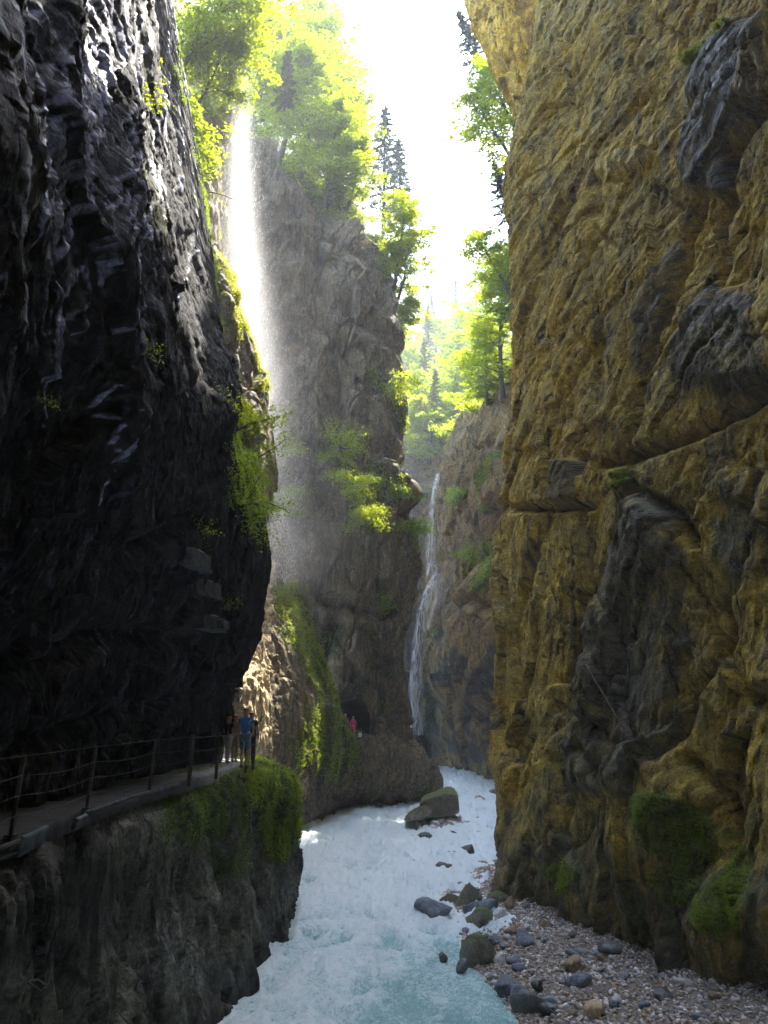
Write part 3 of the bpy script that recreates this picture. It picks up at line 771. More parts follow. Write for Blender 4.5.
# --- ground sheet and wooded slopes
mat_soil = rock_mat('forest_floor', (.06, .07, .02), (.09, .10, .03), (.03, .03, .02), (.12, .12, .06), fine=.3, bump=.1)
def sheet(name, xs, ys, zf, mat, label, cat):
    X, Y = np.meshgrid(xs, ys, indexing='ij'); P = np.stack([X, Y, np.zeros_like(X)], -1).reshape(-1, 3)
    P[:, 2] = zf(P)
    at = {k: np.zeros(len(P)) for k in ('moss', 'dark', 'light', 'wet')}; at['rc'] = P[:, [0, 2, 1]] * 1.0
    o = link(name, mesh_raw(name, P, grid_faces(len(xs), len(ys)), 4, True, at, mat))
    return tag(o, label, cat, kind='structure')
sheet('ground', np.linspace(-900, 900, 19), np.linspace(-900, 900, 19), lambda P: np.full(len(P), -2.5), mat_soil, 'stony ground far below the water and beyond the gorge', 'ground')
def far_slope(P):
    x, y = P[:, 0], P[:, 1]
    z = 38 + (y - 108) * .80 + .012 * (x - 12) ** 2 * (.4 + .6 * (x > 12)) + 3.5 * fbm(P, .05, 3, 301)
    return z
sheet('far_hillside', np.linspace(-60, 90, 60), np.linspace(110, 330, 70), far_slope, mat_soil, 'steep wooded hillside closing the head of the gorge', 'hillside')
def left_slope(P):
    x, y = P[:, 0], P[:, 1]
    z = 50 + (y - 68) * 1.1 + (-x - 8) * .9 + 2.5 * fbm(P, .08, 3, 302)
    return z
sheet('left_hillside', np.linspace(-70, -3, 40), np.linspace(72, 150, 40), left_slope, mat_soil, 'wooded slope rising above the central buttress', 'hillside')
def left_slope2(P):
    x, y = P[:, 0], P[:, 1]
    return 48 + (y - 44) * .5 + (-x - 18) * .9 + 1.5 * fbm(P, .1, 3, 303)
sheet('spray_hillside', np.linspace(-60, -16, 30), np.linspace(44, 66, 20), left_slope2, mat_soil, 'wooded slope above the head of the spray', 'hillside')
def right_slope(P):
    x, y = P[:, 0], P[:, 1]
    return np.where(x < 18, 20, 84 + 22 * smooth(68 - y, 0, 4) + (x - 18) * .8) + 2 * fbm(P, .1, 3, 304)  # unseen rim, raised to keep sun off the river and near left cliff
sheet('sun_block_hillside', np.r_[17.4, np.linspace(18, 90, 30)], np.linspace(40, 87, 26), right_slope, mat_soil, 'unseen rim raised above the ochre overhang to block the sun', 'hillside')

def surf(cl, px, py, r=7):
    """the point of a cliff seen at that spot of the frame"""
    if 'pp' not in cl: cl['pp'] = project(cl['V'])
    x, y, d = cl['pp']
    k = (np.hypot(x - px, y - py) < r) & (d > 2)
    if not k.any(): return surf(cl, px, py, r * 2)
    i = np.where(k)[0]; i = i[np.argsort(d[i])[:max(1, len(i) // 4)]]
    return cl['V'][i].mean(0)
# ------------------------------------------------------------------ river and gravel
m, nt, out = M_new('milky_water'); b = NB(nt)
vf = b.coord((1, .55, 1)); v = b.coord()
w1 = b.noise(vf, .45, 7, .66, 1.0); w2 = b.noise(vf, 1.7, 7, .7, 1.6); w3 = b.noise(v, 9, 5, .7, .8)
web = b.math('SUBTRACT', 1.0, b.math('ABSOLUTE', b.math('MULTIPLY', b.math('SUBTRACT', b.noise(vf, 2.6, 6, .62, 2.2), .5), 5.0)), True)
web2 = b.math('SUBTRACT', 1.0, b.math('ABSOLUTE', b.math('MULTIPLY', b.math('SUBTRACT', b.noise(v, 6.5, 5, .6, 1.6), .5), 5.0)), True)
fo = b.math('ADD', b.math('MULTIPLY', w1, .45), b.math('MULTIPLY', w2, .35))
fo = b.math('ADD', fo, b.math('MULTIPLY', web, .16)); fo = b.math('ADD', fo, b.math('MULTIPLY', web2, .10))
fo = b.math('ADD', fo, b.math('MULTIPLY', b.math('SUBTRACT', w3, .5), .3))
fo = b.math('ADD', fo, b.attr('foam'))
fa = b.ramp(fo, .40, .76)
cw = b.mix(fa, (.32, .59, .59), (.86, .94, .96))
p = b.n('ShaderNodeBsdfPrincipled'); b.l(cw, p.inputs['Base Color'])
r_ = b.ramp(fa, 0, 1, .16, .6); b.l(r_, p.inputs['Roughness'])
p.inputs['IOR'].default_value = 1.33
h = b.math('ADD', b.math('MULTIPLY', w2, .6), b.math('MULTIPLY', w3, .35))
b.l(b.bump(h, .35, .9), p.inputs['Normal'])
b.l(p.outputs[0], out.inputs['Surface'])
mat_water = m

def bank_d(P):
    """metres inside the gravel bank (positive) from the waterline"""
    L = np.array([F(500, 838, 0), F(478, 858, 0), F(450, 885, 0), F(440, 900, 0), F(462, 925, 0), F(470, 960, 0), F(500, 985, 0), F(518, 1012, 0), F(545, 1045, 0), F(640, 1200, 0)])[:, :2]
    best = np.full(len(P), 1e9); sgn = np.ones(len(P))
    for (x0, y0), (x1, y1) in zip(L[:-1], L[1:]):
        dx, dy = x1 - x0, y1 - y0
        t = np.clip(((P[:, 0] - x0) * dx + (P[:, 1] - y0) * dy) / (dx * dx + dy * dy), 0, 1)
        ex, ey = P[:, 0] - x0 - t * dx, P[:, 1] - y0 - t * dy
        dd = np.hypot(ex, ey); cr = dx * ey - dy * ex
        up = dd < best; best = np.where(up, dd, best); sgn = np.where(up, np.sign(cr), sgn)
    return best * sgn
ROCKS_IN_RIVER = [(452, 833, 5), (478, 833, 4), (467, 850, 9), (453, 853, 6), (413, 863, 7), (422, 861, 4), (445, 868, 10), (470, 862, 5), (480, 818, 4), (496, 793, 9), (480, 800, 7), (405, 844, 4), (425, 838, 8), (410, 837, 6), (500, 800, 6), (436, 873, 6)]
ys = np.r_[np.linspace(-22, 8, 12, endpoint=False), 1 / np.linspace(1 / 8, 1 / 40, 430, endpoint=False), 1 / np.linspace(1 / 40, 1 / 125, 120)]
xs = np.linspace(-8, 12, 330)
xs = np.r_[np.linspace(-30, -8, 12, endpoint=False), xs, np.linspace(12.5, 30, 10)]
X, Y = np.meshgrid(xs, ys, indexing='ij'); P = np.stack([X, Y, np.zeros_like(X)], -1).reshape(-1, 3)
flow = P * np.array([1, .55, 1])
Q = wrap_noise(flow, .6, .5, 401)
amp = .35 + .65 * smooth(P[:, 1], 20, 32)
bd = bank_d(P)
calm = smooth(blob(P[:, 0], P[:, 1], 2.6, 22, 3.2, 8.5) + .25 * fbm(P, .3, 3, 9), .35, .8)
amp = amp * (1 - .7 * calm)
z = amp * (.28 * fbm(Q, .35, 2, 402) + .34 * fbm(Q, .8, 3, 403, ridged=True) + .15 * fbm(Q, 2.6, 3, 404, ridged=True))
rk = 0
for px_, py_, r in ROCKS_IN_RIVER:
    c = F(px_, py_ + r * .3, 0); rr = r * c[1] / FPX * 1.6
    rk = np.maximum(rk, np.exp(-(((P[:, 0] - c[0]) / rr) ** 2 + ((P[:, 1] - c[1] + rr * .7) / (rr * 2)) ** 2)))
z += .10 * rk
foam = -.02 + .06 * smooth(P[:, 1], 22, 34) + .12 * rk - .09 * calm + .10 * fbm(P * np.array([1, .4, 1]), .22, 3, 405) + .8 * np.clip(z, -.12, .15) + .12 * np.exp(-(bd / .5) ** 2) * (1 - calm)
P[:, 2] = z - .16
river = link('river', mesh_raw('river', P, grid_faces(len(xs), len(ys)), 4, True, dict(foam=foam), mat_water))
tag(river, 'milky turquoise torrent with white foam filling the gorge floor', 'river', kind='structure')

# gravel bank surface
mat_gravel_bed = plain('wet_gravel_bed', (.16, .13, .10), .9, var=.5, scale=9, bump=.03)
xs = np.linspace(.4, 14, 200); ys = np.linspace(8, 48, 300)
X, Y = np.meshgrid(xs, ys, indexing='ij'); P = np.stack([X, Y, np.zeros_like(X)], -1).reshape(-1, 3)
def bank_z(P):
    d = bank_d(P)
    return np.clip(np.where(d < 0, .42 * d - .10, .13 * d - .10), -1.6, .62) + .07 * fbm(P * np.array([1, 1, 0]), .5, 3, 411) * smooth(d, 0, 1) + .03 * fbm(P * np.array([1, 1, 0]), 2.5, 2, 412)
P[:, 2] = bank_z(P)
bank = link('gravel_bank_ground', mesh_raw('gravel_bank_ground', P, grid_faces(200, 300), 4, True, None, mat_gravel_bed))
tag(bank, 'sloping gravel bank between the river and the ochre wall', 'gravel bank', kind='structure')
# shoal by the boulder
sc_ = F(440, 822, 0)
xs = np.linspace(-3.2, 3.2, 40); ys = np.linspace(-6, 5, 50)
X, Y = np.meshgrid(xs, ys, indexing='ij'); P = np.stack([X, Y, np.zeros_like(X)], -1).reshape(-1, 3)
P[:, 2] = .45 * np.exp(-((X.ravel() / 1.9) ** 2 + (Y.ravel() / 3.2) ** 2)) - .2 + .06 * fbm(P, 1.2, 3, 8)
P[:, :2] += sc_[:2]
shoal = link('shoal_ground', mesh_raw('shoal_ground', P, grid_faces(40, 50), 4, True, None, mat_gravel_bed))
tag(shoal, 'low gravel shoal in the water in front of the big boulder', 'shoal', kind='structure')

# ------------------------------------------------------------------ stones
def ico(sub):
    import bmesh
    bm = bmesh.new(); bmesh.ops.create_icosphere(bm, subdivisions=sub, radius=1)
    V = np.array([v.co[:] for v in bm.verts]); Fc = np.array([[v.index for v in f.verts] for f in bm.faces]); bm.free()
    return V, Fc
ICO = {k: ico(k) for k in (1, 2, 3, 4)}
def stone_shape(V, seed, angular=.8):
    rs = np.random.RandomState(seed)
    D = V / np.linalg.norm(V, axis=1, keepdims=True)
    r = np.full(len(D), 1.25)
    for _ in range(rs.randint(8, 13)):                       # cut by random planes
        n = rs.normal(size=3); n /= np.linalg.norm(n)
        dd = D @ n; lim = rs.uniform(.5, .9)
        r = np.where(dd > .05, np.minimum(r, lim / np.maximum(dd, .05)), r)
    r = r * 1.12
    o = D * r[:, None]
    o += D * (.05 * pn(D * 2.3 + seed % 97, seed))[:, None] + D * (.025 * pn(D * 6 + seed % 97, seed))[:, None]
    return o

def stone_mat(name, c1, c2, moss=0.0, rough=.75):
    m, nt, out = M_new(name); b = NB(nt); v = b.coord()
    oi = b.n('ShaderNodeObjectInfo')
    n = b.noise(v, 3.5, 7, .65); n2 = b.noise(v, 16, 6, .7)
    c = b.mix(b.ramp(n, .35, .65), c1, c2)
    c = b.mix(1.0, c, b.mix(b.ramp(n2, .3, .7), (.6, .6, .6), (1.35, 1.35, 1.35)), 'MULTIPLY')
    br = b.n('ShaderNodeHueSaturation'); b.l(c, br.inputs['Color'])
    b.l(b.math('ADD', b.math('MULTIPLY', oi.outputs['Random'], .7), .65), br.inputs['Value'])
    c = br.outputs[0]
    if moss > 0:
        g = b.n('ShaderNodeNewGeometry'); sx = b.n('ShaderNodeSeparateXYZ'); b.l(g.outputs['Normal'], sx.inputs[0])
        f = b.ramp(b.math('ADD', sx.outputs[2], b.math('MULTIPLY', n, .9)), 1.25 - moss, 1.5 - moss)
        c = b.mix(f, c, (.075, .095, .015))
    p = b.n('ShaderNodeBsdfPrincipled'); b.l(c, p.inputs['Base Color']); p.inputs['Roughness'].default_value = rough
    b.l(b.bump(b.math('ADD', n, b.math('MULTIPLY', n2, .4)), .04), p.inputs['Normal'])
    b.l(p.outputs[0], out.inputs['Surface'])
    return m
st_grey = stone_mat('blue_grey_stone', (.13, .15, .18), (.22, .25, .29))
st_dark = stone_mat('dark_wet_stone', (.06, .065, .06), (.11, .11, .10), rough=.4)
st_moss = stone_mat('mossy_stone', (.13, .12, .085), (.20, .19, .14), moss=.35)
st_pale = stone_mat('pale_stone', (.38, .35, .32), (.52, .49, .45))
st_brown = stone_mat('brown_stone', (.28, .19, .11), (.36, .26, .17))

def add_rock(px_, py_, w, h, mat, seed, label, name='river_rock', group=None, asp=1.0, sub=3, yaw=None, sink=.25, z=None):
    """px,py: centre of the rock in the frame; w,h in frame pixels"""
    c = F(px_, py_ + h * .35, 0.0)
    for _ in range(3):
        zz = float(bank_z(c[None])[0]) if z is None else z
        c = F(px_, py_ + h * .35, max(zz, -.05))
    dep = c[1] * CT + (c[2] - EYE) * ST
    rx = w / 2 * dep / FPX; rz = h / 2 * dep / FPX * 1.05
    V = stone_shape(ICO[sub][0], seed) * np.array([rx, rx * asp * .85, rz * (1 + sink)])
    me = mesh_raw(name, V, ICO[sub][1], 3, False, None, mat)
    o = link(name, me, loc=(c[0], c[1] + rx * .3, max(c[2], -.05) + rz * (.75 - sink)))
    o.rotation_euler = (0, 0, random.Random(seed).uniform(-.4, .4) if yaw is None else yaw)
    return tag(o, label, 'rock', group)
BANK_ROCKS = [
    (433, 913, 32, 20, st_grey, 'blue-grey pointed rock standing alone in the water off the tip of the gravel bank'),
    (470, 897, 26, 20, st_moss, 'brown mossy rock at the top of the rock pile by the wall foot'),
    (449, 900, 17, 11, st_moss, 'low mossy rock just behind the blue-grey pointed rock'),
    (471, 911, 18, 14, st_grey, 'squat grey rock at the water edge right of the blue-grey pointed rock'),
    (488, 909, 18, 13, st_grey, 'smooth grey rock in the middle of the rock pile'),
    (482, 922, 26, 15, st_moss, 'wide olive rock dipping into the water below the rock pile'),
    (497, 898, 16, 12, st_moss, 'olive rock wedged against the corner of the wall foot'),
    (500, 915, 14, 11, st_pale, 'whitish rock on the right of the rock pile'),
    (510, 905, 12, 10, st_brown, 'tan rock tucked under the corner of the ochre wall'),
    (478, 955, 30, 25, st_moss, 'round moss-topped boulder at the water edge halfway along the gravel bank'),
    (462, 967, 14, 9, st_dark, 'small dark rock in the water beside the round moss-topped boulder'),
    (443, 957, 14, 7, st_dark, 'flat dark rock barely breaking the water left of the moss-topped boulder'),
    (495, 943, 11, 9, st_grey, 'small grey rock above and right of the moss-topped boulder'),
    (526, 941, 20, 13, st_grey, 'blue-grey rounded rock lying alone on the gravel near the wall'),
    (508, 989, 28, 18, st_grey, 'grey rock at the back of the trio by the lower waterline'),
    (518, 997, 22, 17, st_grey, 'middle grey rock of the trio by the lower waterline'),
    (528, 1002, 26, 20, st_dark, 'dark rounded rock at the front of the trio by the lower waterline'),
    (538, 988, 12, 9, st_dark, 'small dark rock right of the trio by the lower waterline'),
    (580, 982, 22, 14, st_grey, 'blue-grey flat rock in the middle of the gravel'),
    (573, 966, 20, 13, st_brown, 'tan rounded rock beyond the flat blue-grey one on the gravel'),
    (593, 1012, 22, 14, st_brown, 'tan rock at the lower edge of the gravel bank'),
    (548, 1012, 14, 10, st_dark, 'dark stone at the lower waterline below the trio'),
    (610, 950, 22, 9, st_dark, 'dark flat rock against the foot of the ochre wall'),
    (664, 996, 20, 9, st_dark, 'dark rock on the gravel below the mossy ground'),
    (512, 932, 15, 10, st_brown, 'brown rock between the rock pile and the lone rounded one'),
    (545, 925, 13, 8, st_brown, 'small tan rock close under the ochre wall'),
    (500, 960, 13, 10, st_pale, 'pale stone right beside the moss-topped boulder'),
]
for i, (a, b_, w, h_, mt, lab) in enumerate(BANK_ROCKS):
    add_rock(a, b_, w, h_, mt, 900 + i * 7, lab, 'bank_rock')
RL = ['small dark rock in the rapids just below the shoal', 'dark pebble-like rock in the rapids right of the shoal', 'largest dark wet rock in the middle of the rapids', 'brown rock beside the largest dark rock in the rapids',
      'reddish brown rock at the far left of the rapids', 'tiny dark rock touching the reddish brown one in the rapids', 'broad low brown rock awash in the lower rapids', 'dark rock right of the broad awash one',
      'dark rock in the water right of the big boulder', 'dark rock at the foot of the ochre wall upstream', 'brown rock in the water upstream of the wall corner', 'small dark rock in the open water left of the rapids',
      'wide flat brown rock below the shoal', 'flat rock left of the wide brown one below the shoal', 'dark rock in the shadow of the wall upstream', 'low brown rock awash nearest the gravel bank tip']
for i, (a, b_, r) in enumerate(ROCKS_IN_RIVER):
    add_rock(a, b_, r * 1.6, r * .8, (st_dark, st_brown, st_dark)[i % 3], 1500 + i * 5, RL[i], 'river_rock', z=-.05, sub=2)

# the big split boulder: two slabs
def slab(poly_px, Y0, depth, seed, name, mat, parent=None):
    """outline seen in the frame at distance Y0, carried back by depth metres"""
    import bmesh
    bm = bmesh.new()
    fr = [bm.verts.new(S(x, y, Y0 + dz)) for x, y, dz in poly_px]
    bk = [bm.verts.new(S(x, y, Y0 + dz) + np.array([.25, depth, .18 if y < 800 else 0])) for x, y, dz in poly_px]
    bm.faces.new(fr); bm.faces.new(bk[::-1])
    n = len(fr)
    for i in range(n): bm.faces.new((fr[(i + 1) % n], fr[i], bk[i], bk[(i + 1) % n]))
    bmesh.ops.recalc_face_normals(bm, faces=bm.faces[:])
    bmesh.ops.bevel(bm, geom=bm.edges[:], offset=.09, segments=2, affect='EDGES')
    bmesh.ops.triangulate(bm, faces=bm.faces[:])
    for _ in range(4):
        es = [e for e in bm.edges if e.calc_length() > .16]
        if not es: break
        bmesh.ops.subdivide_edges(bm, edges=es, cuts=1); bmesh.ops.triangulate(bm, faces=[f for f in bm.faces if len(f.verts) > 3])
    bm.normal_update()
    P = np.array([v.co[:] for v in bm.verts]); N = np.array([v.normal[:] for v in bm.verts])
    P = P + N * (.06 * fbm(P, 1.2, 4, seed) + .04 * cells(P, (2.2, 2.2, 3.5), seed)[0])[:, None]
    for v_, c in zip(bm.verts, P): v_.co = c
    me = bpy.data.meshes.new(name); bm.to_mesh(me); bm.free(); me.materials.append(mat)
    return link(name, me, parent)
bl = empty('boulder', F(435, 815, 0), 'huge split flat-topped boulder lying in the river beyond the rapids', 'boulder')
MB = bl.location.copy()
st_block = stone_mat('split_block_stone', (.15, .13, .095), (.25, .22, .165), moss=.12)
for nm, poly, Y0, dp, sd in [('main_block', [(425, 819, .4), (419, 806, 0), (422, 801, .2), (449, 793, .8), (457, 797, 1), (459, 802, 1.2), (459, 814, 1.2), (443, 818, .7)], 54, 3.4, 1),
                             ('fallen_slab', [(404, 822, 0), (404, 818, 0), (422, 807, .2), (431, 806, .4), (432, 815, .6), (418, 821, .2)], 53, 2.4, 2)]:
    o = slab(poly, Y0, dp, sd, nm, st_block, bl); o.matrix_parent_inverse = Matrix.Translation(-MB)

# gravel: countless small stones in one object
def gravel(name, n, place, smin, smax, mats, label, seed, sub=1):
    rs = np.random.RandomState(seed)
    C = place(rs, n); n = len(C)
    VV, FF, base = [], [], 0
    V0s = [stone_shape(ICO[sub][0], seed + k) for k in range(24)]
    T = []
    nv = len(V0s[0])
    s = smin * (smax / smin) ** (rs.rand(n) ** 2.2)
    ang = rs.rand(n) * 6.283; ca, sa = np.cos(ang), np.sin(ang)
    sh = np.array(V0s)[rs.randint(0, 24, n)]
    sc3 = np.stack([s, s * rs.uniform(.6, 1, n), s * rs.uniform(.4, .75, n)], 1)
    sh = sh * sc3[:, None, :]
    tl = rs.normal(0, .3, (n, 1)); sh[:, :, 2] += sh[:, :, 0] * tl
    x = sh[:, :, 0] * ca[:, None] - sh[:, :, 1] * sa[:, None]; y = sh[:, :, 0] * sa[:, None] + sh[:, :, 1] * ca[:, None]
    V = np.stack([x, y, sh[:, :, 2]], -1) + C[:, None, :] + np.array([0, 0, 1]) * (s * .22)[:, None, None]
    Fc = ICO[sub][1][None] + (np.arange(n) * nv)[:, None, None]
    tint = np.repeat(rs.rand(n), len(ICO[sub][1]))
    o = link(name, mesh_raw(name, V, Fc, 3, False, None, mats, dict(tint=tint)))
    return tag(o, label, 'gravel', kind='stuff')
m, nt, out = M_new('gravel_stones'); b = NB(nt)
t = b.attr('tint'); cr = b.n('ShaderNodeValToRGB'); b.l(t, cr.inputs[0]); cr.color_ramp.interpolation = 'CONSTANT'
els = [(0, (0.25, 0.225, 0.206)), (0.1, (0.375, 0.288, 0.213)), (0.24, (0.525, 0.463, 0.4)), (0.38, (0.425, 0.375, 0.338)), (0.48, (0.688, 0.625, 0.562)), (0.6, (0.413, 0.288, 0.175)), (0.7, (0.375, 0.362, 0.362)), (0.82, (0.575, 0.475, 0.413)), (0.93, (0.8, 0.8, 0.8))]
cr.color_ramp.elements[0].position = 0; cr.color_ramp.elements[0].color = (*els[0][1], 1)
cr.color_ramp.elements[1].position = els[1][0]; cr.color_ramp.elements[1].color = (*els[1][1], 1)
for p_, c_ in els[2:]:
    e = cr.color_ramp.elements.new(p_); e.color = (*c_, 1)
v = b.coord(); n_ = b.noise(v, 22, 4, .7)
c = b.mix(1.0, cr.outputs[0], b.mix(b.ramp(n_, .3, .7), (.7, .7, .7), (1.2, 1.2, 1.2)), 'MULTIPLY')
p = b.n('ShaderNodeBsdfPrincipled'); b.l(c, p.inputs['Base Color']); p.inputs['Roughness'].default_value = .7; b.l(b.bump(n_, .01), p.inputs['Normal'])
b.l(p.outputs[0], out.inputs['Surface']); mat_gravel = m
def bank_place(rs, n):
    X = rs.uniform(1.5, 12.5, n * 3); Y = 9 + 31 * rs.rand(n * 3) ** .9
    P = np.stack([X, Y, np.zeros_like(X)], 1); d = bank_d(P)
    k = (d > -1.1 + .9 * rs.rand(n * 3) ** .5); P = P[k][:n]; P[:, 2] = bank_z(P); return P
gravel('gravel', 34000, bank_place, .03, .11, mat_gravel, 'mixed pale and brown gravel covering the river bank', 5)
def shoal_place(rs, n):
    P = np.stack([rs.normal(0, 1.5, n), rs.normal(-.4, 2.2, n), np.zeros(n)], 1)
    P[:, 2] = .45 * np.exp(-((P[:, 0] / 1.9) ** 2 + (P[:, 1] / 3.2) ** 2)) - .2
    P = P[P[:, 2] > -.05]; P[:, :2] += sc_[:2]; return P
gravel('shoal_gravel', 900, shoal_place, .07, .30, mat_gravel, 'pale broken stones heaped on the shoal before the big boulder', 6)

# cobbles: single stones among the gravel
rs = np.random.RandomState(77)
protos = []
for k in range(8):
    me = mesh_raw('cobble', stone_shape(ICO[2][0], 3000 + k) * np.array([1, .8, .6]), ICO[2][1], 3, False, None, (st_grey, st_brown, st_pale, st_grey, st_dark, st_brown, st_pale, st_grey)[k])
    protos.append(me)
cb = bank_place(rs, 900); cpx, cpy, cd = project(cb)
keep = [i for i in range(len(cb)) if 425 < cpx[i] < 766 and 880 < cpy[i] < 1022][:130]
for i in keep:
    s_ = rs.uniform(.08, .19); o = link('cobble', protos[rs.randint(8)], loc=(cb[i][0], cb[i][1], cb[i][2] + s_ * .35)); o.scale = (s_, s_, s_); o.rotation_euler = (rs.normal(0, .2), rs.normal(0, .2), rs.rand() * 6)
    tag(o, 'fist-sized to head-sized loose cobble among the gravel of the bank', 'cobble', 'cobbles scattered over the gravel bank')
# ------------------------------------------------------------------ vegetation
lf_beech = leaf_mat('sunlit_leaves', (.10, .15, .010), (.17, .22, .012), (.52, .62, .012), .58)
lf_green = leaf_mat('green_leaves', (.05, .09, .012), (.10, .15, .016), (.40, .56, .022), .55)
lf_dark = leaf_mat('spruce_needles', (.035, .06, .03), (.06, .085, .04), (.08, .12, .05), .25)
lf_moss = leaf_mat('moss_tufts', (.09, .12, .008), (.19, .22, .012), (.60, .62, .02), .45)
lf_fresh = leaf_mat('fresh_moss', (.15, .19, .012), (.31, .35, .02), (.40, .55, .03), .45)
lf_brown = leaf_mat('brown_needles', (.10, .085, .045), (.16, .14, .06), (.2, .19, .06), .3)
mat_bark = plain('bark', (.10, .08, .06), .9, var=.4, scale=6, bump=.03)
mat_bark_pale = plain('pale_bark', (.22, .19, .15), .9, var=.3, scale=6, bump=.02)

def leaves_mesh(name, C, size, mat, rs, flat=.5, N=None, aspect=.6, D=None, spread=1.0):
    """one diamond-shaped leaf at each centre"""
    n = len(C)
    if N is None:
        N = rs.normal(size=(n, 3)); N[:, 2] = np.abs(N[:, 2]) * (1 + 2 * flat) + flat
    N = N / (np.linalg.norm(N, axis=1, keepdims=True) + 1e-9)
    if D is None:
        D = rs.normal(size=(n, 3)); D[:, 2] -= .35
    D = D - N * np.sum(D * N, axis=1, keepdims=True); D /= np.linalg.norm(D, axis=1, keepdims=True) + 1e-9
    B = np.cross(N, D)
    s = (np.asarray(size) * rs.uniform(.6, 1.25, n))[:, None]
    p0 = C - D * s * .5; p2 = C + D * s * .5 - N * s * .10
    m_ = C + D * s * .05 + N * s * .07
    V = np.stack([p0, m_ + B * s * aspect * .5, p2, m_ - B * s * aspect * .5], 1)
    Fc = np.arange(n * 4).reshape(n, 4)
    return mesh_raw(name, V, Fc, 4, False, None, mat, dict(tint=rs.rand(n)))

def tube_mesh(name, lines, mat, sides=6):
    """lines: list of (points, radii)"""
    VV, FF, base = [], [], 0
    for pts, rad in lines:
        pts = np.asarray(pts, float); n = len(pts)
        T = np.gradient(pts, axis=0); T /= np.linalg.norm(T, axis=1, keepdims=True) + 1e-9
        ref = np.array([0, 0, 1.0]) if abs(T[0, 2]) < .9 else np.array([1.0, 0, 0])
        A = np.cross(T, ref); A /= np.linalg.norm(A, axis=1, keepdims=True) + 1e-9; Bn = np.cross(T, A)
        an = np.linspace(0, 2 * math.pi, sides, endpoint=False)
        R = np.asarray(rad, float)[:, None, None]
        V = pts[:, None, :] + R * (np.cos(an)[None, :, None] * A[:, None, :] + np.sin(an)[None, :, None] * Bn[:, None, :])
        VV.append(V.reshape(-1, 3))
        for i in range(n - 1):
            for j in range(sides):
                a = base + i * sides + j; c = base + i * sides + (j + 1) % sides
                FF.append((a, c, c + sides, a + sides))
        c0 = base + (n - 1) * sides
        for st in (base, c0):
            for j in range(1, sides - 2, 2): FF.append((st, st + j, st + j + 1, st + j + 2) if st == c0 else (st, st + j + 2, st + j + 1, st + j))
        base += n * sides
    return mesh_raw(name, np.concatenate(VV), np.array(FF), 4, True, None, mat)

def curve_pts(p, d, L, n, rs, wob=.15, droop=0.0):
    pts = [np.array(p, float)]; d = np.array(d, float); d /= np.linalg.norm(d)
    for i in range(n):
        d = d + rs.normal(size=3) * wob; d[2] -= droop; d /= np.linalg.norm(d)
        pts.append(pts[-1] + d * L / n)
    return np.array(pts)

def broadleaf(base, H, R, seed, label, group, leaf=lf_beech, lean=(0, 0, 0), nleaf=9000, size=.22, low=.25, flat=.32, bark=mat_bark, gap=1.0, cat='tree'):
    rs = np.random.RandomState(seed)
    base = np.asarray(base, float)
    d0 = np.array([lean[0], lean[1], 1.0])
    tr = curve_pts(base, d0, H * .92, 12, rs, .05)
    r0 = .018 * H + .04
    lines = [(tr, np.linspace(r0, r0 * .12, len(tr)))]
    spots = []
    nl = int(16 + H * 1.3)
    for i in range(nl):
        f = low + (1 - low) * (i + rs.rand()) / nl
        k = f * (len(tr) - 1); k0 = min(int(k), len(tr) - 2); p = tr[k0] + (tr[k0 + 1] - tr[k0]) * (k - k0)
        az = i * 2.4 + rs.uniform(-.5, .5)
        env = R * (math.sin(math.pi * min(1, .12 + .88 * ((f - low) / (1 - low))) ** .8) ** .6 + .18) * rs.uniform(.55, 1.15)
        up = .25 + .75 * f
        L = curve_pts(p, (math.cos(az), math.sin(az), up * .8), env, 6, rs, .12, .05)
        lines.append((L, np.linspace(r0 * .35 * (1.1 - f), .012, len(L))))
        for j in range(2, 7):
            spots.append((L[j] if j < 7 else L[-1], j / 6, env))
            if rs.rand() < .75:
                dd = rs.normal(size=3); dd[2] = dd[2] * .3
                S2 = curve_pts(L[min(j, 6)], dd, env * .38, 3, rs, .15, .03)
                lines.append((S2, np.linspace(.03, .008, len(S2))))
                spots.append((S2[-1], 1, env)); spots.append((S2[-2], .8, env))
    spots.append((tr[-1], 1, R * .4))
    spots = [s for s in spots if rs.rand() < gap]
    per = max(8, int(nleaf * .8) // len(spots)); size = size * 1.15
    C = []
    for p, w, e in spots:
        r = (.30 + .10 * R) * rs.uniform(.7, 1.35)
        q = rs.normal(size=(int(per * rs.uniform(.5, 1.5)), 3)); q /= (np.linalg.norm(q, axis=1, keepdims=True) + 1e-9)
        q *= (rs.rand(len(q), 1) ** .6) * r * 1.25; q[:, 2] *= flat
        q[:, 2] -= .18 * (q[:, 0] ** 2 + q[:, 1] ** 2) / r
        C.append(p + q)
    C = np.concatenate(C)
    t = empty('tree', base, label, cat, group)
    o = link('trunk', tube_mesh('trunk', lines, bark), t); o.matrix_parent_inverse = Matrix.Translation(-Vector(base))
    c = link('crown', leaves_mesh('crown', C, size, leaf, rs, .6), t); c.matrix_parent_inverse = Matrix.Translation(-Vector(base))
    return t

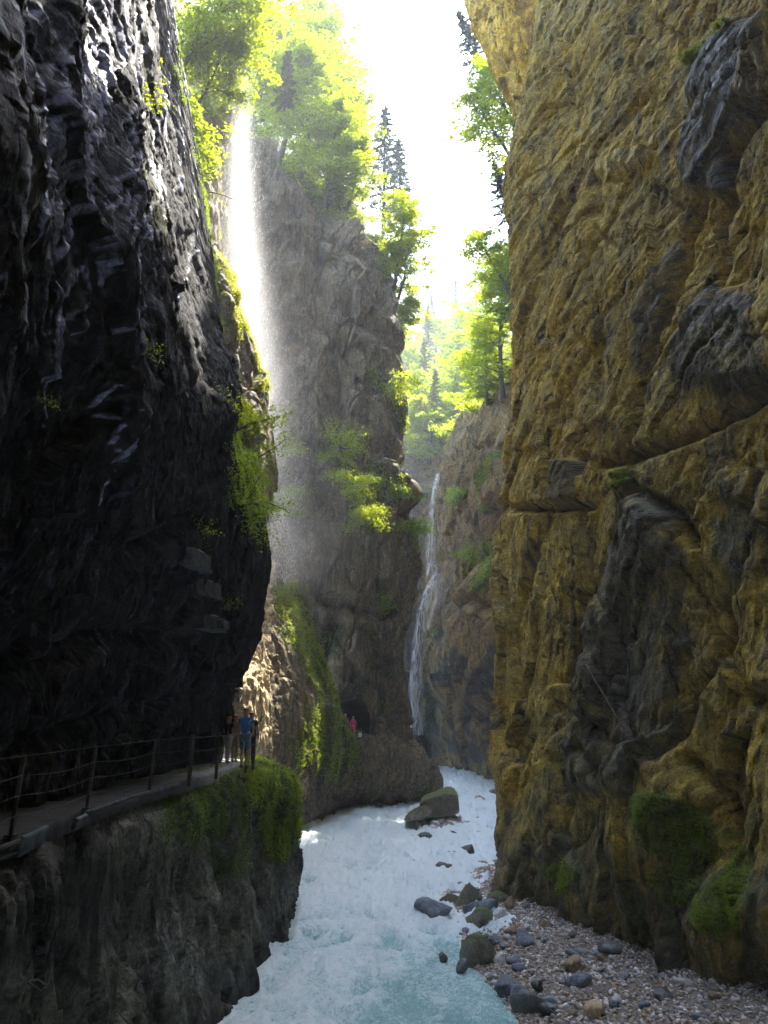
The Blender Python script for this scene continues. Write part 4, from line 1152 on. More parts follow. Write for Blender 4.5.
def conifer(base, H, R, seed, label, group, leaf=lf_dark, n=7000, lean=(0, 0)):
    rs = np.random.RandomState(seed); base = np.asarray(base, float)
    tr = curve_pts(base, (lean[0], lean[1], 1), H, 10, rs, .02)
    lines = [(tr, np.linspace(.016 * H, .02, len(tr)))]
    C, D = [], []
    nb = int(H * 7)
    per = max(14, n // nb)
    for i in range(nb):
        f = .12 + .88 * (i / nb) ** .9
        k = f * 10; k0 = min(int(k), 9); p = tr[k0] + (tr[k0 + 1] - tr[k0]) * (k - k0)
        az = i * 2.4 + rs.uniform(-.3, .3); L = R * (1.03 - f) ** .8 * rs.uniform(.6, 1.15) + .15
        B = curve_pts(p, (math.cos(az), math.sin(az), .15 - .5 * (1 - f)), L, 5, rs, .05, .02)
        lines.append((B, np.linspace(.035, .008, len(B))))
        t = rs.rand(per) ** .7; q = B[0] + (B[-1] - B[0]) * t[:, None]
        side = np.array([-math.sin(az), math.cos(az), 0])
        q = q + side * (rs.normal(size=(per, 1)) * .16 * L * (1.1 - t[:, None])); q[:, 2] -= np.abs(rs.normal(size=per)) * .12 + .1
        C.append(q); dd = rs.normal(size=(per, 3)) * .5 + np.array([math.cos(az), math.sin(az), -.8]); D.append(dd)
    C = np.concatenate(C); D = np.concatenate(D)
    t = empty('spruce_tree', base, label, 'spruce', group)
    o = link('trunk', tube_mesh('trunk', lines, mat_bark), t); o.matrix_parent_inverse = Matrix.Translation(-Vector(base))
    c = link('crown', leaves_mesh('crown', C, .42, leaf, rs, .3, None, .26, D), t); c.matrix_parent_inverse = Matrix.Translation(-Vector(base))
    return t

TG = 'trees on the gorge rim'
# (px, py of foot, Y, height, radius, lean, nleaf, size, material, label)
def T(px, py, Y, H, R, seed, label, grp, **k): return broadleaf(S(px, py, Y), H, R, seed, label, grp, **k)
T(168, 95, 40, 11, 4.6, 1, 'bright yellow-green tree hanging over the edge of the black cliff', TG, lean=(.30, -.1, 0), nleaf=15000, size=.25)
T(196, 108, 42, 5.5, 3.2, 2, 'bright low tree leaning out just above the start of the spray', TG, lean=(.45, -.1, 0), nleaf=9000, size=.22)
T(176, 190, 36, 5.0, 2.0, 3, 'slim light green tree growing along the black cliff edge beside the spray', TG, lean=(.10, -.1, 0), nleaf=6500, size=.18)
T(150, 10, 44, 9, 4.5, 33, 'tree crown cut by the top of the frame above the black cliff', TG, lean=(.3, 0, 0), nleaf=9000, size=.26)
CG = 'leafy trees above the central buttress'
T(278, 168, 70, 19, 4.6, 4, 'tall leaning tree whose bare dark trunk shows at the top left of the buttress', CG, lean=(.16, -.05, 0), nleaf=14000, size=.32, low=.38)
T(300, 180, 68, 17, 4.8, 5, 'broad yellow-green tree at the crest of the buttress', CG, lean=(.18, -.12, 0), nleaf=17000, size=.32, low=.2)
T(325, 208, 68, 12, 4.0, 6, 'bright layered tree leaning out over the buttress face', CG, lean=(.15, -.25, 0), nleaf=14000, size=.30, low=.15)
T(345, 222, 70, 9, 3.2, 7, 'small bright tree on the sloping shoulder of the buttress', CG, lean=(.15, -.2, 0), nleaf=9000, size=.28, low=.1)
T(262, 120, 76, 18, 5.5, 8, 'large tree whose crown fills the space between the spray and the buttress trees', CG, lean=(.0, -.05, 0), nleaf=17000, size=.34, low=.15)
T(318, 130, 80, 20, 5.5, 9, 'tallest tree in view, its crown touching the white sky', CG, lean=(.05, -.02, 0), nleaf=19000, size=.34, low=.15)
T(296, 90, 84, 19, 5.5, 10, 'high tree reaching past the top of the frame', CG, lean=(.04, 0, 0), nleaf=15000, size=.36, low=.1)
T(240, 70, 66, 15, 4.5, 11, 'shaded tree directly behind the head of the spray', CG, leaf=lf_green, nleaf=12000, size=.32, low=.1)
for k_, (x_, y_, Y_, H_) in enumerate([(232, 150, 100, 16), (255, 140, 96, 16), (280, 120, 104, 17), (300, 125, 110, 17), (325, 120, 106, 16), (345, 125, 112, 14), (240, 100, 120, 18), (275, 80, 125, 18)]):
    T(x_, y_, Y_, H_, 5.5, 50 + k_, 'shaded background tree high on the slope, ' + ['behind the spray', 'between the spray and the leaning trunk', 'behind the leaning trunk', 'behind the broad crest tree', 'behind the tallest tree', 'beside the spruces', 'topmost above the spray', 'topmost above the leaning trunk'][k_], CG, leaf=lf_green, nleaf=7000, size=.42, low=.08)
T(352, 165, 82, 12, 3.8, 12, 'rounded tree standing right against the two spruces', CG, nleaf=10000, size=.32, low=.1)
conifer(S(284, 110, 62), 8, 1.3, 13, 'slender brownish conifer among the bright leaves left of the buttress crest', CG, lf_brown, 6000)
conifer(S(383, 235, 84), 20, 4.2, 14, 'dark spruce with a pointed top against the sky, left of a pair', 'dark spruces behind the buttress', lf_dark, 9000)
conifer(S(402, 240, 90), 17, 4.0, 15, 'dark spruce with a pointed top, right of a pair', 'dark spruces behind the buttress', lf_dark, 8000)
T(394, 290, 74, 12, 3.6, 16, 'airy light green tree with thin trunks on the right shoulder of the buttress', CG, lean=(.14, 0, 0), nleaf=9500, size=.28, low=.2, gap=.8)
T(398, 300, 75, 9, 3.0, 17, 'bright airy tree overhanging the right edge of the buttress', CG, lean=(.25, 0, 0), nleaf=7500, size=.27, low=.15)
T(394, 335, 74, 5, 2.4, 18, 'yellow-green bush-like tree below the airy ones', CG, lean=(.35, -.1, 0), nleaf=6500, size=.26, low=.05)
RG = 'trees on the right rim of the gorge'
T(522, 175, 73, 13, 5.6, 19, 'bright tree leaning into the white sky beside the tall wall', RG, lean=(-.50, 0, 0), nleaf=13000, size=.30, low=.1, gap=.85)
T(514, 300, 76, 10, 4.0, 35, 'thin tree reaching out from the wall edge below the bright leaning one', RG, lean=(-.38, 0, 0), nleaf=8000, size=.28, low=.15, gap=.8)
T(516, 130, 72, 10, 3.3, 20, 'shaded tree tucked under the ochre overhang', RG, leaf=lf_green, lean=(-.40, 0, 0), nleaf=9000, size=.26, low=.15)
conifer(S(482, 72, 74), 10, 2.2, 21, 'dark blue-green conifer at the edge of the ochre overhang', RG, lf_dark, 5000, (-.25, 0))
conifer(S(512, 225, 76), 9, 2.2, 34, 'dark conifer half hidden behind the bright leaning tree', RG, lf_dark, 4500, (-.2, 0))
T(503, 398, 86, 19, 5.2, 22, 'tall bright tree standing on top of the waterfall cliff against the wall', RG, lean=(-.04, 0, 0), nleaf=15000, size=.30, low=.1)
T(488, 405, 90, 13, 3.6, 23, 'vivid yellow-green tree on the lip of the waterfall cliff', RG, lean=(-.1, 0, 0), nleaf=12000, size=.32, low=.05)
T(512, 330, 82, 14, 3.8, 24, 'narrow green tree rising behind the wall edge', RG, leaf=lf_green, nleaf=9000, size=.32, low=.1)
FG = 'misty trees on the slope at the head of the gorge'
rs = np.random.RandomState(500)
FP = [(415, 440, 120, 12), (430, 425, 118, 13), (447, 430, 118, 11), (462, 410, 122, 13), (405, 400, 130, 14), (425, 385, 135, 14), (445, 395, 132, 15), (470, 380, 134, 15), (485, 370, 138, 14),
      (410, 355, 150, 14), (430, 350, 155, 15), (452, 352, 150, 15), (474, 345, 155, 16), (494, 345, 152, 15), (420, 330, 172, 15), (441, 326, 176, 15), (462, 325, 172, 16), (482, 322, 178, 15), (500, 310, 175, 16), (400, 330, 165, 16), (435, 312, 195, 13), (455, 312, 198, 15), (472, 310, 195, 13)]
WH = ['lower left', 'lowest, above the waterfall', 'low, above the fall', 'low, by the bright ones', 'left side', 'left of the middle', 'middle', 'right of the middle', 'right side', 'left edge', 'mid height', 'centre', 'right of centre', 'against the wall',
      'upper left', 'upper middle', 'upper right of the middle', 'upper right', 'top right by the wall', 'far left, behind the buttress', 'skyline', 'skyline centre', 'skyline right']
for i, (px_, py_, Y_, H_) in enumerate(FP):
    x, z = S(px_, py_, Y_)[0], 0
    z = float(far_slope(np.array([[x, Y_, 0.0]]))[0])
    if i in (1, 5, 10, 14, 21, 20):
        conifer((x, Y_, z - .5), H_ * 1.5, 3.4, 600 + i, 'hazy spruce on the far slope, ' + WH[i], FG, lf_dark, 3500)
    else:
        broadleaf((x, Y_, z - .5), H_ * 1.2, H_ * .42, 600 + i, 'hazy round-crowned tree on the far slope, ' + WH[i], FG, leaf=(lf_beech if i % 3 == 0 else lf_green), nleaf=7000, size=.5, low=.08)

# shrubs on the ledges
def shrub(px, py, Y, r, n, seed, label, leaf=lf_beech, size=.16, dims=(1, 1, .8), name='shrub', stems=7, lean=(0, 0, .8), grp=None):
    rs = np.random.RandomState(seed)
    cl = left if 'black cliff' in label or 'concrete' in label or 'ferny' in label or 'black rib' in label else butt if grp == SG else fall
    c0 = surf(cl, px, py); c = S(px, py, c0[1] - (2.4 if grp == SG and leaf is lf_beech else .1))
    lines, C = [] if np.linalg.norm(c0 - c) < 1 or np.linalg.norm(c0 - c) > 4 else [([c0 + np.array([0, .5, -.3]), (c0 + c) / 2 + np.array([0, 0, -.15]), c], np.array([.06, .05, .035]))], []
    for i in range(stems):
        d = rs.normal(size=3) * .7 + np.array(lean); L = curve_pts(c, d * np.array(dims), r * rs.uniform(.6, 1.1), 5, rs, .15, .05)
        lines.append((L, np.linspace(.03, .008, 6) * r))
        for j in range(2, 6):
            k = n // (stems * 4); q = rs.normal(size=(k, 3)) * r * .17 * np.array([1.2, 1.2, .6]); C.append(L[j] + q)
    C = np.concatenate(C)
    t = empty(name, c, label, name.replace('_', ' '), grp)
    o = link('stem', tube_mesh('stem', lines, mat_bark, 5), t); o.matrix_parent_inverse = Matrix.Translation(-Vector(c))
    o = link('foliage', leaves_mesh('foliage', C, size, leaf, rs, .4), t); o.matrix_parent_inverse = Matrix.Translation(-Vector(c))
    return t
SG = 'shrubs on the ledges of the buttress'
shrub(340, 448, 62, 3.0, 1600, 700, 'bright yellow shrub spreading flat on the ledge in the middle of the buttress', size=.22, dims=(1.5, .8, .4), grp=SG)
shrub(348, 485, 62, 2.2, 1500, 701, 'golden green shrub hanging down the slanting ledge', size=.20, lean=(.3, -.4, -.2), grp=SG)
shrub(362, 512, 62, 2.2, 1500, 702, 'golden green shrub at the lower end of the slanting ledge', size=.20, lean=(.5, -.4, -.5), grp=SG)
shrub(383, 487, 64, 2.6, 1900, 703, 'mid green rounded shrub right of the slanting ledge', leaf=lf_green, size=.24, grp=SG)
shrub(400, 500, 66, 2.0, 1200, 704, 'small green shrub at the right edge of the buttress', leaf=lf_green, size=.22, grp=SG)
shrub(408, 528, 67, 2.3, 1500, 705, 'dark green shrub jutting from the right edge of the buttress', leaf=lf_green, size=.22, lean=(.5, -.2, -.1), grp=SG)
shrub(300, 455, 63, 1.6, 500, 706, 'thin bright sprig on the buttress beside the spray', size=.18, grp=SG)
shrub(294, 485, 63, 2.2, 800, 707, 'thin trailing bright growth on the buttress beside the spray', size=.18, lean=(0, -.3, -1.2), dims=(.5, .6, 1), grp=SG)
shrub(402, 375, 69, 2.6, 1100, 708, 'yellow-green shrub hanging from the upper right edge of the buttress', size=.24, lean=(.3, -.2, -.4), grp=SG)
shrub(448, 625, 100, 0, 4, 709, '', grp=SG) if False else None
shrub(375, 612, 64, 2.0, 900, 710, 'dark green shrub on the ledge above the cave', leaf=lf_green, size=.2, grp=SG)
shrub(452, 432, 98, 3.0, 1200, 714, 'bright shrub on the lip of the far cliff right above the waterfall', size=.3)
shrub(472, 412, 95, 3.2, 1300, 715, 'bright shrub on the lip of the far cliff, middle of three', size=.3)
shrub(489, 400, 92, 3.0, 1200, 716, 'bright shrub on the lip of the far cliff next to the tall tree', size=.3)
shrub(460, 500, 92, 2.6, 900, 712, 'small shrub hanging on the cliff face above the fan-leaved one', leaf=lf_green, size=.3)
shrub(495, 560, 92, 2.6, 900, 713, 'trailing shrub on the cliff just left of the wall edge', leaf=lf_green, size=.3, lean=(0, -.3, -.8))
shrub(470, 555, 92, 2.6, 900, 711, 'small fan-leaved shrub on the ledge right of the waterfall', leaf=lf_green, size=.3, name='shrub')
EG = 'plants clinging to the black cliff'
shrub(238, 430, 28.8, 1.7, 1900, 720, 'bright ferny bush on the shoulder of the black cliff beside the spray', size=.13, lean=(.2, -.2, .3), grp=EG)
shrub(250, 462, 29, 1.7, 1900, 721, 'lush green bush just below the bright ferny one', leaf=lf_green, size=.13, lean=(.2, -.3, -.2), grp=EG)
shrub(247, 500, 29, 1.6, 1400, 722, 'darker trailing bush lowest on the black cliff shoulder', leaf=lf_green, size=.12, lean=(.1, -.3, -.6), grp=EG)
shrub(154, 78, 24, .55, 120, 723, 'tiny bright sprig of round leaves high on the black cliff', size=.12, grp=EG)
shrub(150, 98, 24, .5, 90, 724, 'second tiny sprig just below the first on the black cliff', size=.12, grp=EG)
shrub(206, 165, 28.3, 1.3, 420, 725, 'drooping green sprig at the cliff edge beside the spray', leaf=lf_green, size=.17, lean=(.5, -.3, -.4), grp=EG)
shrub(46, 405, 9.4, .18, 60, 726, 'small green tuft low on the nearest black rib', leaf=lf_green, size=.035, grp=EG)
shrub(152, 355, 18, .4, 90, 727, 'small green tuft in the middle of the black cliff', leaf=lf_green, size=.07, grp=EG)
shrub(203, 535, 24.2, .6, 120, 728, 'sprig growing above the highest concrete ledge', leaf=lf_green, size=.08, grp=EG)
shrub(226, 610, 26.5, .6, 150, 729, 'sprig growing beside the lowest concrete ledge', leaf=lf_green, size=.08, grp=EG)

# dead twig in the air beside the spray
tw = [(curve_pts(S(207, 192, 28.3), (1, -.05, .02), 1.7, 8, np.random.RandomState(4), .12), np.linspace(.03, .008, 9)), (curve_pts(S(222, 192, 28.2), (.8, 0, .4), .5, 4, np.random.RandomState(5), .1), np.linspace(.012, .005, 5))]
tag(link('twig', tube_mesh('twig', tw, mat_bark)), 'bare twig sticking out from the black cliff across the spray', 'twig')
br = [(curve_pts(S(586, 664, 24.6), S(622, 730, 24.0) - S(586, 664, 24.6), 2.35, 8, np.random.RandomState(6), .03), np.linspace(.03, .012, 9))]
tag(link('branch', tube_mesh('branch', br, mat_bark_pale)), 'pale dead branch leaning against the grey part of the right wall', 'branch')

# moss cushions and small plants growing from the rock itself
def moss(cl, name, n, size, label, thr=.35, mat=lf_moss, seed=1, ymin=0, ymax=999, box=None, lift=.05, droop=.5, cat='moss'):
    rs = np.random.RandomState(seed)
    V, N, a = cl['V'], cl['N'], cl['at']['moss']
    px, py = cl['px'], cl['py']
    w = np.clip((a - thr) / (1 - thr), 0, 1) * (px > -60) * (px < 830) * (py > -60) * (py < 1090)
    w = w * (V[:, 1] > max(ymin, 4)) * (V[:, 1] < ymax) * (V[:, 2] > .3)
    if box: w = w * (px > box[0]) * (px < box[2]) * (py > box[1]) * (py < box[3])
    # clumpy
    w = w * smooth(fbm(V, 1.1, 3, seed + 70), -.35, .15)
    G = w / (w.sum() + 1e-9)
    idx = rs.choice(len(V), n, p=G)
    C = V[idx] + rs.normal(size=(n, 3)) * size * .6 + N[idx] * (lift * rs.rand(n, 1) + size * .2)
    D = N[idx] * .7 + rs.normal(size=(n, 3)) * .6; D[:, 2] -= droop
    NN = rs.normal(size=(n, 3)) * .7 + N[idx] * .5; NN[:, 2] += .7
    o = link(name, leaves_mesh(name, C, size, mat, rs, 0, NN, .45, D))
    return tag(o, label, cat, kind='stuff')
moss(spur, 'moss', 26000, .17, 'yellow-green moss and small leaves along the ridge of the spur', .45, seed=11)
moss(spur, 'undergrowth', 12000, .2, 'darker ivy and ferns over the foot of the buttress', .3, lf_green, seed=12, cat='undergrowth')
moss(bluff, 'moss', 26000, .09, 'soft bright moss hummock at the corner of the rock bank', .5, seed=13, ymin=24, box=(245, 740, 300, 880), mat=lf_fresh)
moss(bluff, 'undergrowth', 12000, .08, 'dull green plants along the top of the rock bank below the path', .35, lf_green, seed=14, ymin=12, cat='undergrowth')
moss(ledge, 'moss', 22000, .11, 'golden moss on the sunlit ledge beside the spray', .4, seed=15)
moss(left, 'moss', 16000, .08, 'green moss and ferns down the edge of the black cliff', .42, lf_green, seed=16, ymin=17)
moss(butt, 'moss', 26000, .24, 'yellow-green moss on the ledges of the buttress', .5, lf_moss, seed=17)
moss(butt, 'undergrowth', 12000, .28, 'dark green growth in the hollows of the buttress', .3, lf_green, seed=18, cat='undergrowth')
moss(right, 'moss', 42000, .05, 'bright moss patches low on the ochre wall above the gravel', .5, lf_fresh, seed=19, box=(540, 760, 768, 1000), lift=.03)
moss(right, 'moss', 3500, .06, 'bright moss strips on the ledges of the tall right wall', .55, lf_moss, seed=20, box=(590, 0, 768, 520))
moss(fall, 'moss', 14000, .24, 'bright moss strips on the cliff beside the waterfall', .42, lf_moss, seed=21)
moss(spout, 'moss', 7000, .16, 'moss on the rock lip at the head of the spray', .3, lf_moss, seed=22)
# ------------------------------------------------------------------ path, railings, rock fixtures
m, nt, out = M_new('path_stone'); b = NB(nt)
v = b.coord(); n = b.noise(v, 3, 6, .65); n_ = b.noise(v, 18, 4, .6)
c = b.mix(b.attr('skylit'), b.mix(b.ramp(n, .35, .65), (.022, .022, .023), (.045, .044, .042)), b.mix(b.ramp(n, .35, .65), (.20, .20, .20), (.32, .32, .31)))  # near deck darkened for shade, far end paled for skylight, in the colour
c = b.mix(1.0, c, b.mix(b.ramp(n_, .3, .7), (.7, .7, .7), (1.25, 1.25, 1.25)), 'MULTIPLY')
p_ = b.n('ShaderNodeBsdfPrincipled'); b.l(c, p_.inputs['Base Color']); p_.inputs['Roughness'].default_value = .75; p_.inputs['Specular IOR Level'].default_value = .2
b.l(b.bump(b.math('ADD', n, b.math('MULTIPLY', n_, .3)), .05), p_.inputs['Normal']); b.l(p_.outputs[0], out.inputs['Surface']); mat_path = m
mat_steel = plain('galvanised_steel', (.035, .035, .035), .65, .3, var=.3, scale=20)
mat_rust = plain('rusty_steel', (.05, .04, .036), .75, .2, var=.4, scale=20)
mat_cdark = plain('mossy_dark_concrete', (.06, .07, .075), .85, var=.5, scale=5, bump=.02)
mat_conc = plain('damp_concrete', (.30, .34, .35), .8, var=.35, scale=7, bump=.006)
import bmesh
def box_bm(bm, c, s, R=None, bev=0.0):
    r = bmesh.ops.create_cube(bm, size=1)
    vs = r['verts']
    for v in vs:
        p = Vector((v.co.x * s[0], v.co.y * s[1], v.co.z * s[2]))
        if R is not None: p = R @ p
        v.co = p + Vector(c)
    if bev: bmesh.ops.bevel(bm, geom=list({e for v in vs for e in v.link_edges}), offset=bev, segments=1, affect='EDGES')
def bm_obj(name, bm, mat, parent=None, inv=None):
    me = bpy.data.meshes.new(name); bm.to_mesh(me); bm.free(); me.materials.append(mat)
    o = link(name, me, parent)
    if inv is not None: o.matrix_parent_inverse = Matrix.Translation(-Vector(inv))
    return o
# the path: a rough slab ribbon with a stepped edge
PL = [(-5.05, -6), (-5.05, 4), (-5.08, 8), (-5.18, 11), (-5.32, 14), (-5.40, 16.4), (-5.25, 18.6), (-5.05, 21.2), (-4.95, 24), (-4.85, 26.2), (-5.2, 28.6), (-5.9, 31), (-6.6, 34), (-7.6, 38), (-9.5, 41)]
def ribbon(pts, w, n=260):
    P = np.array(pts, float); d = np.r_[0, np.cumsum(np.hypot(*np.diff(P, axis=0).T))]
    t = np.linspace(0, d[-1], n); C = np.stack([np.interp(t, d, P[:, 0]), np.interp(t, d, P[:, 1])], 1)
    T_ = np.gradient(C, axis=0); T_ /= np.linalg.norm(T_, axis=1, keepdims=True)
    return C, np.stack([-T_[:, 1], T_[:, 0]], 1)
C, Np = ribbon(PL, 2)
prof = [(.0, -.28), (.0, -.03), (.03, 0), (.35, .005), (.9, .0), (1.5, .01), (2.3, .02)]
V = np.array([[(c[0] + n_[0] * a, c[1] + n_[1] * a, PZ + h_) for a, h_ in prof] for c, n_ in zip(C, Np)])
Vf = V.reshape(-1, 3); Vf[:, 2] += .02 * fbm(Vf, 1.5, 3, 7); Vf[:, 0] += .09 * fbm(Vf * np.array([0, 1, 1]), 1.6, 4, 9, .65)
tag(link('path', mesh_raw('path', Vf, grid_faces(len(C), len(prof), True), 4, False, dict(skylit=smooth(Vf[:, 1] + fbm(Vf, 1.2, 3, 5), 19.5, 23.5)), mat_path)), 'narrow grey stone footpath cut along the foot of the black cliff', 'path', kind='structure')
# cap stones on the outer edge
def edge_pt(y, a=0.0):
    P = np.array(PL); return np.array([np.interp(y, P[:, 1], P[:, 0]) + a, y, PZ])
for (px_, py_, w_, h_, lab) in [(37, 822, 34, 14, 'pale slanting kerb slab under the railing, larger of two'), (66, 808, 18, 9, 'small pale kerb slab under the railing, smaller of two')]:
    yy = 11.6 if w_ > 20 else 13.6
    bm = bmesh.new(); box_bm(bm, (0, 0, 0), (.09, .80 if w_ > 20 else .42, .30 if w_ > 20 else .2), Matrix.Rotation(.06, 3, 'X') @ Matrix.Rotation(.35, 3, 'Y'), .02)
    o = bm_obj('kerb_slab', bm, mat_cdark); e = edge_pt(yy, .10); o.location = (e[0], e[1], PZ - .12)
    tag(o, lab, 'slab')
# edge beams (two pipes running along the path at the near end)
lines = []
for dz, dx in ((-.06, .09), (-.20, .05)):
    pts = [edge_pt(y, dx) + np.array([0, 0, dz + .01 * math.sin(y * 3)]) for y in np.linspace(3, 11.2, 14)]
    lines.append((pts, [.035] * 14))
tag(link('edge_pipes', tube_mesh('edge_pipes', lines, mat_steel, 8)), 'two grey pipes running along the near outer edge of the path', 'pipe')
pts = [edge_pt(y, .08) + np.array([0, 0, -.02]) for y in np.linspace(13.8, 19.5, 14)]
tag(link('edge_beam', tube_mesh('edge_beam', [(pts, [.04] * 14)], mat_cdark, 6)), 'pale edging strip along the middle stretch of the path', 'edging')

# cable railing: posts lean outwards, four cables
def railing(ys, label, hh=1.1, a=.02, wires=(.28, .55, .82, 1.08), nlabel=None):
    e0 = edge_pt(ys[0]); r = empty('cable_railing', e0, label, 'railing')
    tops = []
    for y in ys:
        e = edge_pt(y, a); lean = Vector((.05, 0, 1)).normalized()
        bm = bmesh.new()
        box_bm(bm, (e[0], e[1], PZ + hh / 2 - .1), (.055, .055, hh + .2), Matrix.Rotation(.05, 3, 'Y'), .006)
        box_bm(bm, (e[0] - .02, e[1], PZ + .03), (.14, .14, .02), None, .003)
        bm_obj('post', bm, mat_rust, r, e0)
        tops.append(e)
    for w in wires:
        pts = []
        for i in range(len(tops) - 1):
            for t in np.linspace(0, 1, 6, endpoint=(i == len(tops) - 2)):
                q = tops[i] * (1 - t) + tops[i + 1] * t; pts.append((q[0] + .05 * w, q[1], PZ + w - .06 * math.sin(math.pi * t) * (w < 1)))
        o = link('cable', tube_mesh('cable', [(pts, [.006] * len(pts))], mat_steel, 6), r); o.matrix_parent_inverse = Matrix.Translation(-Vector(e0))
    return r
railing([2.5, 5.2, 8.2, 11.1, 14.2, 17.8, 20.6], 'dim cable railing with leaning posts along the near stretch of path')
def far_rail():
    P5 = [(-5.02, 20.2), (-4.80, 22.4), (-4.35, 24.6), (-4.35, 26.0), (-4.9, 29.4), (-5.9, 33), (-6.8, 36)]
    e0 = (P5[0][0], P5[0][1], PZ); r = empty('cable_railing', e0, 'dark post railing beside the walkers at the corner of the path', 'railing')
    for x, y in P5:
        bm = bmesh.new(); box_bm(bm, (x, y, PZ + .5), (.085, .085, 1.25), None, .01); bm_obj('post', bm, mat_rust, r, e0)
    for w in (.35, .7, 1.05):
        o = link('cable', tube_mesh('cable', [([(x, y, PZ + w) for x, y in P5], [.013] * len(P5))], mat_steel, 5), r); o.matrix_parent_inverse = Matrix.Translation(-Vector(e0))
far_rail()
# railing by the cave
P5 = [(S(300 + 9 * k, 0, 60)[0] * 0 + (300 + 9 * k - 384) / FPX * 58.5, 57.5 + .35 * k) for k in range(6)]
# steel step iron low on the bank
pts = [S(24, 987, 9.1), S(30, 981, 9.15), S(40, 980, 9.2), S(47, 984, 9.2), S(44, 990, 9.1)]
pts = [S(28, 982, 8.6), S(38, 980, 8.7), S(47, 986, 8.7), S(41, 992, 8.6), S(33, 986, 8.6), S(28, 982, 8.6)]
tag(link('step_iron', tube_mesh('step_iron', [(pts, [.012] * 6)], mat_rust, 8)), 'bent steel step iron fixed low on the rock bank near the frame corner', 'step iron')

# concrete ledges on the black cliff
def ledge_box(px, py, Y, w, h_, d, yaw, label, extra=False):
    Y = surf(left, px, py)[1] + .25; c = S(px, py, Y); t = empty('concrete_ledge', c, label, 'ledge', 'concrete ledges on the black cliff')
    R = Matrix.Rotation(yaw, 3, 'Z')
    k = (c[1] * CT + (c[2] - EYE) * ST) / FPX
    bm = bmesh.new(); box_bm(bm, (c[0], c[1], c[2]), (w * k, d, h_ * k), R, .015)
    bm_obj('block', bm, mat_cdark, t, c)
    bm = bmesh.new(); box_bm(bm, (c[0] + .03, c[1] - .04, c[2] - h_ * k * .5 - .05), (w * k * 1.12, d * 1.05, .1), R, .01)
    bm_obj('footing', bm, mat_cdark, t, c)
    bm = bmesh.new(); box_bm(bm, (c[0], c[1], c[2] + h_ * k * .5 + .02), (w * k * .9, d * .3, .025), R, .005)
    bm_obj('coping', bm, mat_conc, t, c)
    if extra:
        bm = bmesh.new(); q = S(px + 14, py + 3, Y - .2); box_bm(bm, tuple(q), (8 * k, .35, 8 * k), R, .01); bm_obj('side_block', bm, mat_cdark, t, c)
    return t
ledge_box(193, 559, 22.6, 19, 14, 1.3, -.15, 'highest of three concrete ledges, widest and darkest')
ledge_box(203, 588, 23.4, 15, 13, 1.3, -.35, 'middle concrete ledge with slanting underside')
ledge_box(209, 622, 24.0, 14, 11, 1.3, -.25, 'lowest concrete ledge with a small block at its side', True)

# ------------------------------------------------------------------ people
def cloth(name, col, rough=.85): return plain(name, col, rough, var=.12, scale=30, bump=.004)
m_skin = plain('skin', (.48, .28, .19), .55, var=.08, scale=30, bump=.001)
def skin_mesh(name, verts, edges, radii, mat, parent, inv, sub=2, root=0):
    me = bpy.data.meshes.new(name); me.from_pydata([tuple(v) for v in verts], edges, [])
    o = bpy.data.objects.new(name, me); COL.objects.link(o)
    sm = o.modifiers.new('skin', 'SKIN'); sm.use_smooth_shade = True
    for i, r in enumerate(radii):
        sv = me.skin_vertices[0].data[i]; sv.radius = (r, r) if not isinstance(r, tuple) else r; sv.use_root = (i == root)
    ss = o.modifiers.new('sub', 'SUBSURF'); ss.levels = sub; ss.render_levels = sub
    dg = bpy.context.evaluated_depsgraph_get(); ev = o.evaluated_get(dg); nm = bpy.data.meshes.new_from_object(ev)
    o.modifiers.clear(); o.data = nm; nm.materials.clear(); nm.materials.append(mat); nm.name = name
    for p_ in nm.polygons: p_.use_smooth = True
    o.parent = parent
    return o
